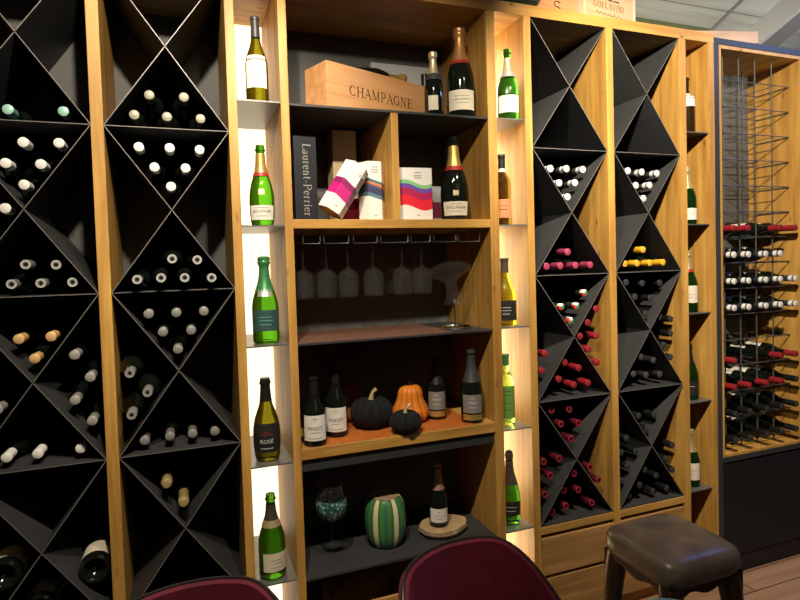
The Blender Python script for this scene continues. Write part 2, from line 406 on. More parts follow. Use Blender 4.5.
def stroke_geo(txt, h, gap=.06):
    """flat quads, text centred on the origin; h = capital height"""
    vs, fs, x = [], [], 0
    for ch in txt:
        if ch == ' ': x += .4; continue
        adv, st = G[ch]
        for x0, y0, x1, y1, w in st:
            d = Vector((x1 - x0, y1 - y0)); d.normalize(); n = Vector((-d.y, d.x)) * (w / 2); e = d * .012
            o = len(vs)
            for px, py in ((x0 - e.x + n.x, y0 - e.y + n.y), (x0 - e.x - n.x, y0 - e.y - n.y), (x1 + e.x - n.x, y1 + e.y - n.y), (x1 + e.x + n.x, y1 + e.y + n.y)):
                vs.append(((px + x) * h, (py - .5) * h, 0))
            fs.append((o, o + 1, o + 2, o + 3))
        x += adv + gap
    W = (x - gap) * h
    return [(a - W / 2, b, 0) for a, b, _ in vs], fs, W

def put_flat(mb, geo, origin, ux, uz, off=(0, 0, 0), mi=0):
    """place flat lettering on a plane spanned by ux (right) and uz (up)"""
    vs, fs = geo[0], geo[1]
    o, ux, uz = Vector(origin) + Vector(off), Vector(ux), Vector(uz)
    mb.add([o + ux * v[0] + uz * v[1] for v in vs], fs, mi)

# ------------------------------------------------------------------ bottles
PROF = {
 'champagne': [(0, .0), (.0, .82), (.012, .97), (.03, 1), (.40, 1), (.47, .965), (.54, .86), (.62, .68), (.70, .50), (.78, .39), (.86, .345), (.925, .33), (.932, .40), (.95, .41), (.958, .345), (1, .34)],
 'cuvee': [(0, 0), (0, .70), (.012, .84), (.06, .92), (.20, .99), (.30, 1), (.40, .97), (.50, .86), (.58, .70), (.66, .52), (.74, .41), (.84, .36), (.925, .33), (.932, .40), (.95, .41), (.958, .345), (1, .34)],
 'burgundy': [(0, 0), (0, .84), (.012, .97), (.03, 1), (.42, 1), (.48, .97), (.54, .87), (.61, .68), (.68, .50), (.74, .40), (.80, .37), (.955, .345), (.958, .40), (.985, .40), (1, .36)],
 'bordeaux': [(0, 0), (0, .86), (.012, .98), (.03, 1), (.58, 1), (.63, .97), (.67, .86), (.71, .64), (.74, .47), (.77, .40), (.955, .375), (.958, .43), (.985, .43), (1, .39)],
 'flute': [(0, 0), (0, .84), (.012, .97), (.03, 1), (.36, 1), (.46, .95), (.56, .82), (.66, .64), (.76, .48), (.86, .40), (.955, .37), (.958, .43), (.985, .43), (1, .39)],
}
def prof_r(kind, t):
    p = PROF[kind]
    for (a, ra), (b, rb) in zip(p[1:], p[2:]):
        if a <= t <= b: return ra + (rb - ra) * ((t - a) / (b - a) if b > a else 0)
    return p[-1][1]

def standing_bottle(label, loc, H, R, kind, glass, foil=None, foil_from=.72, foil_to=None, cork=False, bulb=None, lab=None, band=None, face=0., group=None, rot=None, neck=None, name='wine_bottle', cat='bottle'):
    """lab: list of (z0,z1,half angle deg,material,[(text,size,dz,ink)...] ) ; band: (t0,t1,mat)"""
    t = thing(name, label, cat, loc, rot or (0, 0, 0), group)
    top = 1.0
    pr = [(h * H, r * R) for h, r in PROF[kind]] + [(H, 0)]
    mb = MB(); mb.lathe(pr, 28); mb.build('glass_body', M[glass], t)
    if foil:
        pts = [foil_from + (1 - foil_from) * i / 10 for i in range(11)]
        fp = [(p * H, prof_r(kind, p) * R + .0011) for p in pts if p < .99]
        if foil_to: fp = [q for q in fp if q[0] <= foil_to * H]
        elif cork:      # foil swells over the mushroom cork
            r0 = prof_r(kind, .93) * R
            fp = [q for q in fp if q[0] < .90 * H] + [(.905 * H, r0 * 1.08), (.925 * H, r0 * 1.22), (.945 * H, r0 * 1.28), (.958 * H, r0 * 1.16), (.972 * H, r0 * 1.24), (.995 * H, r0 * 1.2), (1.008 * H, r0 * .9), (1.012 * H, 0)]
        elif bulb:
            r0 = bulb
            fp = [q for q in fp if q[0] < .87 * H] + [(.875 * H, r0 * .75), (.9 * H, r0), (.94 * H, r0 * 1.05), (.98 * H, r0 * .9), (1.005 * H, r0 * .5), (1.01 * H, 0)]
        else:
            fp += [(H * 1.001, prof_r(kind, 1) * R + .0011), (H * 1.002, 0)]
        mb = MB(); mb.lathe(fp, 20, cap=False); mb.build('capsule', M[foil], t)
    if band:
        b0, b1, bm = band
        fp = [((b0 + (b1 - b0) * i / 6) * H, prof_r(kind, b0 + (b1 - b0) * i / 6) * R + .002) for i in range(7)]
        mb = MB(); mb.lathe(fp, 24, cap=False); mb.build('neck_band', M[bm], t)
    for L in lab or []:
        z0, z1, ha, mat, texts = L
        rr = lambda z: prof_r(kind, z / H) * R
        n = 14; zs = [z0 + (z1 - z0) * i / 4 for i in range(5)]
        mb = MB(); vs = []; ha_ = math.radians(ha); a_c = -PI / 2 + face
        for z in zs:
            for i in range(n + 1):
                a = a_c - ha_ + 2 * ha_ * i / n; r = rr(z) + .0008
                vs.append((r * math.cos(a), r * math.sin(a), z))
        fs = [(k * (n + 1) + i, k * (n + 1) + i + 1, (k + 1) * (n + 1) + i + 1, (k + 1) * (n + 1) + i) for k in range(4) for i in range(n)]
        mb.add(vs, fs, 0, True); lo = mb.build('label', M[mat], t)
        inks = {}
        for tx, sz, dz, ink in texts:
            m2 = inks.setdefault(ink, MB()); zc = (z0 + z1) / 2 + dz
            if tx == '=':                                  # an unreadable line of small print
                r = rr(zc) + .0014; w = sz / r; k = 8; th = .0011
                vv = []
                for zz in (zc - th, zc + th):
                    for i in range(k + 1):
                        a = a_c - w / 2 + w * i / k; vv.append((r * math.cos(a), r * math.sin(a), zz))
                m2.add(vv, [(i, i + 1, k + 2 + i, k + 1 + i) for i in range(k)])
            else:
                if tx.startswith('@'): vs_, fs_, _ = stroke_geo(tx[1:], sz)
                else: vs_, fs_ = text_geo(tx, sz)
                r = rr(zc) + .0014
                m2.add([(r * math.cos(a_c + v[0] / r), r * math.sin(a_c + v[0] / r), zc + v[1]) for v in vs_], fs_)
        for ink, m2 in inks.items(): m2.build('print', M[ink], lo)
    return t
# ------------------------------------------------------------------ camera
FL, CX, CY = 563.92, 393.21, 285.19
cam = bpy.data.cameras.new('camera'); cam_o = bpy.data.objects.new('camera', cam); COL.objects.link(cam_o)
cam.sensor_fit = 'HORIZONTAL'; cam.sensor_width = 36; cam.lens = FL / 800 * 36
cam.shift_x = (400 - CX) / 800; cam.shift_y = -(300 - CY) / 800
cam.clip_start = .02
YAW, PIT, ROL, CD, CZ = .353, -.0335, -.0301, 1.949, 1.5174
F_ = Vector((math.sin(YAW) * math.cos(PIT), math.cos(YAW) * math.cos(PIT), math.sin(PIT)))
R_ = Vector((math.cos(YAW), -math.sin(YAW), 0)); U_ = R_.cross(F_)
R2 = R_ * math.cos(ROL) + U_ * math.sin(ROL); U2 = U_ * math.cos(ROL) - R_ * math.sin(ROL)
mw = Matrix((R2, U2, -F_)).transposed().to_4x4(); mw.translation = (0, -CD, CZ)
cam_o.matrix_world = mw
scene.camera = cam_o

# ------------------------------------------------------------------ the room
FZ = -.02
def plane_obj(name, vs, mat, kind='structure'):
    mb = MB(); mb.add(vs, [(0, 1, 2, 3)]); o = mb.build(name, mat); o['kind'] = kind; return o
mb = MB(); mb.box(-3, 6, -5, 1.2, FZ - .1, FZ); mb.build('floor', M['floor'])['kind'] = 'structure'
mb = MB(); mb.box(-3, 2.82, .43, .55, FZ, 2.795); mb.build('wall_back', M['wall'])['kind'] = 'structure'
mb = MB(); mb.box(2.86, 6, 1.1, 1.2, FZ, 2.6); mb.build('wall_alcove', M['roomwall'])['kind'] = 'structure'
SL = .43                                     # roof slope
cz_ = lambda y: 2.795 - SL * (y - .43)
def roof(x0, x1, y0, y1, lo, hi, name, mat):
    mb = MB(); vs = []
    for d in (lo, hi):
        for x, y in ((x0, y0), (x1, y0), (x1, y1), (x0, y1)): vs.append((x, y, cz_(y) + d))
    mb.add(vs, [(0, 1, 2, 3), (7, 6, 5, 4), (0, 4, 5, 1), (1, 5, 6, 2), (2, 6, 7, 3), (3, 7, 4, 0)])
    o = mb.build(name, mat); o['kind'] = 'structure'; return o
roof(-3, 6, -5, 1.2, 0, .1, 'ceiling', M['ceil'])
roof(3.10, 3.24, -5, 1.2, -.12, -.001, 'trim_1', M['beam'])
roof(3.075, 3.10, -5, 1.2, -.13, -.001, 'trim_2', M['trim'])
roof(2.815, 2.828, -5, .56, -.012, -.0005, 'trim_3', M['beam'])
plane_obj('wall_left', [(-3, -5, FZ), (-3, 1.2, FZ), (-3, 1.2, 5.2), (-3, -5, 5.2)], M['roomwall'])
plane_obj('wall_right', [(6, 1.2, FZ), (6, -5, FZ), (6, -5, 5.2), (6, 1.2, 5.2)], M['roomwall'])
plane_obj('wall_front', [(-3, -5, FZ), (6, -5, FZ), (6, -5, 5.2), (-3, -5, 5.2)], M['roomwall'])

# ------------------------------------------------------------------ the oak shelving unit
ZB, MH = .42, .52; ZT = ZB + 4 * MH
DB = .40                                     # inner depth
unit = thing('shelving_unit', 'wall-filling oak shelving unit with lit bottle niches and open compartments', 'shelving unit', (0, 0, FZ))
def upart(name, mat, *boxes, bevel=.0015, label=None):
    mb = MB()
    for b in boxes: mb.box(b[0], b[1], b[2], b[3], b[4] - FZ, b[5] - FZ)
    o = mb.build(name, mat, unit, bevel=bevel)
    if label: o['label'] = label
    return o
PAN = [(-.661, -.628), (-.253, -.217), (.155, .185), (.329, .358), (1.133, 1.172), (1.303, 1.336), (1.711, 1.746), (2.118, 2.156), (2.293, 2.328)]
for a, b in PAN: upart('side_panel', M['oak_z'], (a, b, 0, .42, FZ, ZT))
upart('top_board', M['oak_x'], (-.661, 2.328, 0, .42, ZT, 2.545))
upart('back_panel', M['back'], (-.661, 2.328, DB, .42, FZ + .001, ZT), bevel=0)
# rack bottoms, drawers and plinth
for x0, x1 in ((-.628, -.253), (-.217, .155), (1.336, 1.711), (1.746, 2.118)):
    upart('rack_floor', M['oak_x'], (x0, x1, .001, DB, .388, .419))
for x0, x1 in ((-.628, -.253), (-.217, .155)):
    upart('drawer', M['drawer'], (x0 + .002, x1 - .002, .003, .36, .215, .372)); upart('drawer', M['drawer'], (x0 + .002, x1 - .002, .003, .36, .042, .200))
mb = upart('drawer', M['drawer'], (1.338, 2.116, -.001, .36, .215, .371), label='upper wide knotty oak drawer under the right racks')
mb = upart('drawer', M['drawer'], (1.338, 2.116, -.001, .36, .042, .200), label='lower wide knotty oak drawer under the right racks')
upart('plinth', M['oak_x'], (-.628, 2.29, .03, .06, FZ, .03))
# niche glass/steel shelves
SH = [.432, .847, 1.260, 1.670, 2.090]
for x0, x1 in ((.185, .329), (1.172, 1.303), (2.156, 2.293)):
    for z in SH: upart('niche_shelf', M['shelf_metal'], (x0 + .0005, x1 - .0005, .002, DB - .012, z - .005, z), bevel=0)
# back lit panels of the two lit niches
for x0, x1, mt in ((.185, .329, 'light'), (1.172, 1.303, 'light2')):
    upart('light_panel', M[mt], (x0 + .001, x1 - .001, DB - .010, DB - .002, .05, ZT - .004), bevel=0, label='glowing white backlit panel')
upart('niche_back', M['oak_z'], (2.157, 2.292, DB - .012, DB - .002, .03, ZT))
# middle compartments
cx0, cx1 = .358, 1.133
upart('steel_shelf', M['steel'], (cx0, cx1, .001, DB, 2.080, 2.088), bevel=0)
upart('divider', M['oak_z'], (.729, .757, .002, DB, 1.690, 2.080))
upart('oak_shelf', M['oak_x'], (cx0, cx1, 0, DB, 1.658, 1.690))
upart('steel_shelf', M['steel'], (cx0, cx1, .001, DB, 1.250, 1.256), bevel=0)
upart('oak_shelf', M['oak_x'], (cx0, cx1, 0, DB, .847, .885))
upart('steel_rail', M['frame'], (cx0, cx1, .012, .03, .802, .846), bevel=0)
upart('steel_shelf', M['steel'], (cx0, cx1, .001, DB, .414, .423), bevel=0)
upart('rack_floor', M['oak_x'], (cx0, cx1, .03, DB, .02, .05))

# ------------------------------------------------------------------ black steel diamond racks
RX = {1: (-.628, -.253), 2: (-.217, .155), 3: (1.336, 1.711), 4: (1.746, 2.118)}
RNAME = {1: 'leftmost black steel wine rack of X plates, cut by the photo edge', 2: 'second black steel wine rack from left, beside the brightly lit niche',
         3: 'black steel diamond wine rack right of the second lit niche', 4: 'rightmost black steel diamond wine rack, above the leather stool'}
TH = .0016
for k, (x0, x1) in RX.items():
    x0 += .0012; x1 -= .0012; xc = (x0 + x1) / 2
    rk = thing('diamond_rack', RNAME[k], 'wine rack', (xc, 0, ZB), group='black steel racks in the oak unit')
    W2 = (x1 - x0) / 2
    for i in range(4):
        zt = (4 - i) * MH; zb = zt - MH
        for s in (-1, 1):
            # full diagonal in two halves that meet at the crossing
            dx, dz = W2, MH / 2; L = math.hypot(dx, dz); nx, nz = -dz / L * TH * .75 * s, dx / L * TH * .75
            mb = MB()
            for (ax, az), (bx, bz) in ((( -s * W2, zb + .002), (-s * .001, zb + MH / 2 - .0015)), ((s * .001, zb + MH / 2 + .0015), (s * W2, zt - .002))):
                mb.prism([(ax - nx, az - nz), (bx - nx, bz - nz), (bx + nx, bz + nz), (ax + nx, az + nz)], .004, DB - .002, 0, 1)
            mb.build('diagonal_plate', [M['steel'], M['steel_edge']], rk)
        if i > 0:
            mb = MB(); mb.box(-W2, W2, .004, DB - .002, zt - .0011, zt + .0011, 0, 1); mb.build('level_plate', [M['steel'], M['steel_edge']], rk)
    mb = MB(); mb.box(-W2, W2, .004, DB - .002, 0, .003, 0, 0); mb.build('base_plate', [M['steel'], M['steel_edge']], rk)

# ------------------------------------------------------------------ right hand cabinet with the wire rack
RC = thing('wine_cabinet', 'tall black framed cabinet lined with oak on the far right', 'cabinet', (2.36, 0, FZ))
def cpart(name, mat, *boxes, bevel=.001):
    mb = MB()
    for b in boxes: mb.box(b[0] - 2.36, b[1] - 2.36, b[2], b[3], b[4] - FZ, b[5] - FZ)
    return mb.build(name, mat, RC, bevel=bevel)
CX0, CX1, CDP = 2.374, 2.905, .278
cpart('steel_frame', M['frame'], (2.330, 2.359, 0, .40, FZ, 2.528), (2.359, 2.925, 0, .40, 2.499, 2.528), (2.359, 2.925, 0, .40, .536, .560))
cpart('steel_frame', M['frame'], (2.925, 2.96, 0, .40, FZ, 2.528))
cpart('oak_lining', M['oak_z'], (2.3595, CX0, .001, CDP, .575, 2.482))
cpart('oak_lining', M['oak_z'], (CX1, 2.924, .001, CDP, .575, 2.482))
cpart('oak_lining', M['oak_y'], (2.3595, 2.924, .001, CDP, 2.482, 2.498))
cpart('oak_lining', M['oak_y'], (2.3595, 2.924, .001, CDP, .561, .575))
cpart('back_panel', M['back'], (2.3595, 2.924, CDP, CDP + .02, .561, 2.498))
cpart('door', M['door'], (2.3605, 2.923, .004, .03, .075, .525))
cpart('plinth', M['door'], (2.3605, 2.923, .012, .03, FZ, .07))
LEV = [2.362 - .1255 * k for k in range(15)]
VX = [2.452, 2.558, 2.668, 2.784]
wr = thing('wire_rack', 'dark wire bottle rack standing in the oak-lined cabinet', 'wine rack', (2.6, .1, .575))
def rods(name, lst, r=.0028):
    mb = MB()
    for p in lst: mb.tube([Vector(q) - Vector((2.6, .1, .575)) for q in p], r, 6)
    return mb.build(name, M['rod'], wr)
RY0, RY1 = .060, .215
for x in VX: rods('upright_rod', [[(x, RY0, .577), (x, RY0, 2.481)]], .0032)
for x in (2.58, 2.785): rods('upright_rod', [[(x, RY1, .577), (x, RY1, 2.481)]], .0032)
for z in LEV:
    rods('level_frame', [[(2.384, RY0 - .005, z), (2.898, RY0 - .005, z), (2.898, RY1 + .005, z), (2.384, RY1 + .005, z)]], .0026)
    for x in (2.463, 2.569, 2.679, 2.795): rods('cross_rod', [[(x, RY0, z - .004), (x, RY1, z - .004)]], .0022)

# ------------------------------------------------------------------ bottles lying in the racks
LYB = {}
def lying_proto(r, style):
    """bottle lying along +y, mouth at y = 0"""
    key = (round(r, 4), style)
    if key in LYB: return LYB[key]
    L = .292
    if style == 'base':      # base towards the room, deep punt
        pr = [(.0 + .035, 0), (.028, r * .35), (.010, r * .62), (.001, r * .76), (0, r * .84), (.004, r * .97), (.012, r), (.15, r), (.20, r * .8), (.25, r * .45), (.29, r * .36), (.30, 0)]
        mb = MB(); mb.lathe(pr, 24, axis='y', cap=False); body = mb
        mb = MB(); mb.lathe([(.030, r + .0006), (.105, r + .0006)], 24, axis='y', cap=False); lab = mb
        d = (body, lab, None)
    else:
        pr = [(.001, 0), (.001, .0125), (.004, .0138), (.055, .0140), (.085, .0155), (.105, r * .62), (.125, r * .9), (.14, r), (L - .012, r), (L - .004, r * .96), (L, r * .82), (L, 0)]
        body = MB(); body.lathe(pr, 16, axis='y', cap=False)
        cap = MB()
        e = .0150
        if style == 'gold':
            pc = [(-.004, 0), (-.003, .012), (.004, .0178), (.012, .0172), (.016, .0150), (.026, .0182), (.034, .0158), (.10, .0172)]
            cap.lathe(pc, 16, axis='y', cap=False, mats=[1, 1, 0, 0, 0, 0, 0])
        elif style == 'tricolour':
            for k, mi in enumerate((1, 2, 3)):
                cap.lathe([(-.0006, 0), (-.0006, e * .88), (.0005, e), (.016, e)], 6, axis='y', cap=False, mats=[mi] * 3, a0=k * 2 * PI / 3 + .5, a1=(k + 1) * 2 * PI / 3 + .5)
            cap.lathe([(.016, e), (.055, .0150)], 16, axis='y', cap=False, mats=[0])
        elif style in ('ring', 'redring', 'stamp'):
            cap.lathe([(.0012, 0), (.0012, e * .34), (.0, e * .36), (.0, e * .58), (-.0008, e * .60), (-.0008, e * .92), (.0008, e), (.055, .0150)], 18, axis='y', cap=False,
                      mats={'ring': [1, 1, 0, 0, 1, 0, 0], 'redring': [0, 0, 0, 1, 1, 1, 0], 'stamp': [1, 1, 0, 1, 1, 0, 0]}[style])
        elif style == 'whiteend':
            cap.lathe([(-.0006, 0), (-.0006, e * .88), (.0008, e), (.006, e), (.013, e), (.032, e), (.055, .0150)], 16, axis='y', cap=False, mats=[1, 1, 1, 0, 1, 0])
        else:
            cap.lathe([(-.0006, 0), (-.0006, e * .88), (.0008, e), (.055, .0150)], 16, axis='y', cap=False, mats=[1, 1, 0])
        lab = MB(); lab.lathe([(.17, r + .0006), (.255, r + .0006)], 10, axis='y', cap=False, a0=PI * .12, a1=PI * .88)
        d = (body, lab, cap)
    LYB[key] = d
    return d
LYMESH = {}
def lying_bottle(x, y, z, r, style, label, group, paper=None, spin=0., tilt=0.):
    key = (round(r, 4), style, paper)
    if key in LYMESH:
        t = copy_tree(LYMESH[key])
    else:
        body, lab, cap = lying_proto(r, style)
        t = thing('wine_bottle', label, 'bottle')
        body.build('glass_body', M['glass_dark'], t)
        if cap: cap.build('capsule', [M['cap_' + style], M['end_' + style], M['tri_r'], M['tri_g']] if style == 'tricolour' else [M['cap_' + style], M['end_' + style]], t)
        if paper: lab.build('label', M[paper], t)
        LYMESH[key] = t
    t.location = (x, y, z); t.rotation_euler = (tilt, spin, 0)
    t['label'] = label; t['category'] = 'bottle'; t['group'] = group
    return t
ORD = ['first', 'second', 'third', 'fourth', 'fifth', 'sixth']
CAPN = {'grey': 'pewter-capped', 'white': 'white-capped', 'ring': 'ring-capped', 'dullgrey': 'dull grey-capped', 'stamp': 'stamped-cap', 'gold': 'gold-foil', 'teal': 'teal-capped', 'amber': 'amber-capped',
        'silver': 'silver-capped', 'pink': 'pink-capped', 'yellow': 'yellow-capped', 'tricolour': 'tricolour-capped', 'red': 'red-capped', 'redring': 'red ring-capped', 'black': 'black-capped', 'blackfoil': 'glossy black-capped', 'whiteend': 'white-tipped', 'base': 'base-outward'}
RACKN = {1: 'leftmost', 2: 'second', 3: 'third', 4: 'fourth'}
LEVN = {0: 'top', 1: 'upper', 2: 'middle', 3: 'lowest'}
CELLN = {'T': 'V-shaped bay', 'B': 'tent-shaped bay', 'L': 'left bay', 'R': 'right bay'}
RACK_BOTTLES = [
    (2, 0, 'B', 'grey', 0.040, 0.03, [(-0.084, 2.09), (0.02, 2.091), (-0.131, 2.024), (-0.034, 2.024), (0.069, 2.024)]),
    (2, 1, 'T', 'white', 0.038, 0.03, [(-0.122, 1.923), (-0.03, 1.924), (0.062, 1.922), (-0.078, 1.86), (0.016, 1.86), (-0.031, 1.799)]),
    (2, 1, 'B', 'ring', 0.034, -0.03, [(-0.036, 1.562), (0.039, 1.557), (-0.14, 1.5), (-0.071, 1.503), (-0.001, 1.501), (0.081, 1.498)]),
    (2, 2, 'T', 'dullgrey', 0.036, 0.01, [(-0.114, 1.389), (-0.031, 1.388), (0.054, 1.388), (-0.074, 1.328), (0.012, 1.328), (-0.031, 1.269)]),
    (2, 2, 'L', 'stamp', 0.040, -0.03, [(-0.173, 1.21), (-0.125, 1.145), (-0.173, 1.079)]),
    (2, 2, 'B', 'dullgrey', 0.034, 0.03, [(-0.143, 0.978), (-0.067, 0.982), (0.003, 0.981), (0.074, 0.98)]),
    (2, 3, 'T', 'gold', 0.042, 0.01, [(-0.083, 0.833), (-0.034, 0.763)]),
    (1, 0, 'B', 'teal', 0.034, 0.03, [(-0.329, 2.022), (-0.474, 2.018)]),
    (1, 1, 'T', 'white', 0.038, 0.03, [(-0.439, 1.923), (-0.345, 1.925), (-0.487, 1.859), (-0.396, 1.859), (-0.442, 1.796), (-0.531, 1.923)]),
    (1, 1, 'L', 'white', 0.038, 0.03, [(-0.494, 1.725), (-0.541, 1.663)]),
    (1, 1, 'B', 'ring', 0.034, 0.03, [(-0.449, 1.556), (-0.369, 1.553), (-0.488, 1.498), (-0.412, 1.498), (-0.327, 1.498)]),
    (1, 2, 'T', 'amber', 0.036, 0.03, [(-0.477, 1.332), (-0.392, 1.334), (-0.438, 1.27)]),
    (1, 2, 'R', 'silver', 0.034, 0.03, [(-0.331, 1.272), (-0.291, 1.199), (-0.336, 1.131), (-0.291, 1.061)]),
    (1, 2, 'L', 'silver', 0.036, 0.03, [(-0.542, 1.125)]),
    (1, 2, 'B', 'white', 0.034, 0.03, [(-0.524, 0.978), (-0.443, 0.978), (-0.327, 0.978)]),
    (1, 3, 'R', 'base', 0.048, 0.04, [(-0.305, 0.582)]),
    (1, 3, 'L', 'base', 0.048, 0.04, [(-0.552, 0.615)]),
    (1, 3, 'B', 'base', 0.046, 0.10, [(-0.38, 0.509), (-0.468, 0.477)]),
    (3, 1, 'T', 'white', 0.035, 0.03, [(1.441, 1.903), (1.521, 1.905), (1.605, 1.904), (1.483, 1.845), (1.563, 1.847), (1.524, 1.787)]),
    (4, 1, 'T', 'white', 0.034, 0.03, [(1.847, 1.906), (1.925, 1.903), (2.011, 1.9), (1.891, 1.843), (1.968, 1.846), (1.932, 1.786)]),
    (3, 1, 'B', 'pink', 0.034, 0.03, [(1.481, 1.498), (1.558, 1.498), (1.634, 1.498), (1.519, 1.556), (1.412, 1.498)]),
    (4, 1, 'B', 'yellow', 0.034, 0.03, [(1.925, 1.558), (1.89, 1.498), (1.963, 1.498), (2.039, 1.498), (1.821, 1.498)]),
    (3, 2, 'T', 'tricolour', 0.034, 0.03, [(1.601, 1.379), (1.481, 1.326), (1.558, 1.325), (1.524, 1.265)]),
    (3, 2, 'R', 'red', 0.034, 0.03, [(1.662, 1.307), (1.616, 1.25), (1.574, 1.195), (1.659, 1.19), (1.617, 1.135), (1.661, 1.074)]),
    (3, 2, 'L', 'red', 0.035, 0.03, [(1.396, 1.133), (1.377, 1.064)]),
    (3, 2, 'B', 'red', 0.036, 0.03, [(1.493, 1.088), (1.564, 1.059), (1.462, 1.02), (1.538, 0.988), (1.611, 0.989)]),
    (4, 2, 'T', 'black', 0.035, 0.03, [(1.917, 1.408), (2.018, 1.406), (1.827, 1.415), (1.875, 1.348), (1.963, 1.34), (1.931, 1.271)]),
    (4, 2, 'R', 'black', 0.033, 0.03, [(2.014, 1.251), (2.08, 1.238), (2.078, 1.171), (2.034, 1.121), (2.075, 1.063)]),
    (4, 2, 'B', 'blackfoil', 0.036, 0.03, [(1.975, 1.057), (1.904, 1.078), (1.931, 0.994), (2.012, 0.989), (1.859, 1.005)]),
    (3, 3, 'T', 'redring', 0.036, 0.03, [(1.421, 0.893), (1.51, 0.887), (1.467, 0.829), (1.556, 0.822), (1.517, 0.759)]),
    (3, 3, 'L', 'redring', 0.034, 0.03, [(1.376, 0.681), (1.454, 0.683), (1.408, 0.618), (1.379, 0.542)]),
    (3, 3, 'R', 'redring', 0.034, 0.03, [(1.613, 0.622), (1.658, 0.558)]),
    (3, 3, 'B', 'redring', 0.035, 0.03, [(1.528, 0.607), (1.475, 0.544), (1.549, 0.533), (1.619, 0.464), (1.484, 0.474), (1.414, 0.46)]),
    (4, 3, 'T', 'black', 0.035, 0.03, [(1.885, 0.813), (1.975, 0.808), (1.93, 0.75)]),
    (4, 3, 'L', 'black', 0.033, 0.03, [(1.815, 0.721), (1.865, 0.657), (1.784, 0.661), (1.816, 0.595), (1.784, 0.536)]),
    (4, 3, 'R', 'black', 0.034, 0.03, [(2.079, 0.653), (2.038, 0.596), (2.079, 0.539)]),
    (4, 3, 'B', 'black', 0.034, 0.03, [(1.915, 0.564), (1.982, 0.526), (1.885, 0.499), (1.959, 0.458), (2.043, 0.458), (1.822, 0.458)]),
]
for rk, mod, cell, style, r, yt, pts in RACK_BOTTLES:
    if style == 'white' and rk > 2: style = 'whiteend'  # dark side bands put the shade on these white capsules into colour
    bay = "%s rack's %s %s" % (RACKN[rk], LEVN[mod], CELLN[cell])
    grp = "%s bottles lying in the %s" % (CAPN[style], bay)
    order = sorted(range(len(pts)), key=lambda i: -pts[i][1])
    rows = []
    for i in order:
        if rows and abs(pts[rows[-1][0]][1] - pts[i][1]) < .028: rows[-1].append(i)
        else: rows.append([i])
    if style == 'base' and cell == 'B': yt = .065
    for a, row in enumerate(rows):
        row.sort(key=lambda i: pts[i][0])
        rn = '' if len(rows) == 1 else ('topmost' if a == 0 else 'lowest' if a == len(rows) - 1 else (ORD[a] if len(rows) > 3 else 'middle'))
        for b, i in enumerate(row):
            if len(row) == 1:
                w = 'only' if len(rows) == 1 else rn
                lab = '%s dark bottle, %s one, %s' % (CAPN[style], w, bay) if len(rows) > 1 else 'lone %s dark bottle, %s' % (CAPN[style], bay)
            else:
                lab = '%s dark bottle, %s from left%s, %s' % (CAPN[style], ORD[b] if b else 'first', ' in %s row' % rn if rn else '', bay)
            x, z = pts[i]
            lying_bottle(x, yt, z, r, style, lab, grp, paper='label_cream' if style == 'base' else None, spin=random.uniform(-1, 1) * .6)
# wire rack: (level or None for the cabinet floor, capsule by column)
COLX = [2.420, 2.516, 2.632, 2.732, 2.838]
ROWS = [(6, ['red', 'red', None, 'red', 'red']), (7, ['whiteend'] * 4 + [None]), (8, ['whiteend'] * 5), (9, ['whiteend'] * 5),
        (11, ['red', None, None, 'red', 'red']), (12, ['red', 'red', 'red', 'red', 'black']), (13, ['black'] * 5), (14, ['black'] * 5)]
RN = ['topmost', 'second', 'third', 'fourth', 'fifth', 'sixth', 'seventh', 'bottom']
for q, (lv, caps) in enumerate(ROWS):
    k = 0
    for c, st in enumerate(caps):
        if not st: continue
        k += 1; r = .0365
        z = (LEV[lv] + .0028 if lv is not None else .5755) + r + .0006
        lab = '%s dark bottle with pale label, %s from left, %s row of wire rack' % (CAPN[st], ORD[k - 1], RN[q])
        lying_bottle(COLX[c], -.020, z, r, st, lab, 'bottles in the %s row of the wire rack' % RN[q], paper='label_white', spin=random.uniform(-.25, .25))

# ------------------------------------------------------------------ bottles standing in the niches
def n_loc(x, z, y=.085): return (x, y, z + .0004)
x1_ = .259
standing_bottle('olive burgundy bottle with tall white label on top shelf of left lit niche', n_loc(x1_, 2.090, .048), .293, .0385, 'burgundy', 'glass_olive', 'greyfoil', .76, face=-.18,
    lab=[(.045, .155, 58, 'label_white', [('=', .03, .04, 'ink_grey'), ('=', .04, .033, 'ink_grey'), ('=', .018, .0, 'ink_grey'), ('=', .022, -.012, 'ink_grey'), ('=', .018, -.03, 'ink_grey')])])
standing_bottle('bright green champagne bottle, gold and red neck, second shelf of left lit niche', n_loc(x1_ + .006, 1.670), .285, .0440, 'cuvee', 'glass_green', 'gold', .66, foil_to=.90, face=-.15,
    lab=[(.022, .072, 62, 'label_white', [('BOLLINGER', .0125, .004, 'ink'), ('=', .05, .016, 'ink_grey'), ('=', .04, -.012, 'ink_grey')]), (.108, .128, 14, 'goldpale', [])], band=(.615, .66, 'redfoil'))
standing_bottle('green champagne bottle with green foil and dark teal label in left lit niche', n_loc(x1_ + .004, 1.260), .303, .0465, 'champagne', 'glass_green', 'greenfoil', .60, cork=True, face=-.15,
    lab=[(.045, .118, 64, 'label_teal', [('=', .05, .012, 'ink_teal'), ('=', .055, .0, 'ink_teal'), ('=', .04, -.014, 'ink_teal')]), (.165, .190, 40, 'silver', [])])
standing_bottle('olive bottle with black ROSÉ label on fourth shelf of left lit niche', n_loc(x1_ - .008, .847, .078), .288, .0480, 'cuvee', 'glass_olive', 'blackfoil', .72, face=-.15,
    lab=[(.035, .135, 66, 'label_black', [('ROSÉ', .020, -.012, 'ink_light'), ('=', .045, .012, 'redfoil'), ('=', .02, .02, 'redfoil'), ('=', .045, -.036, 'ink_light')])])
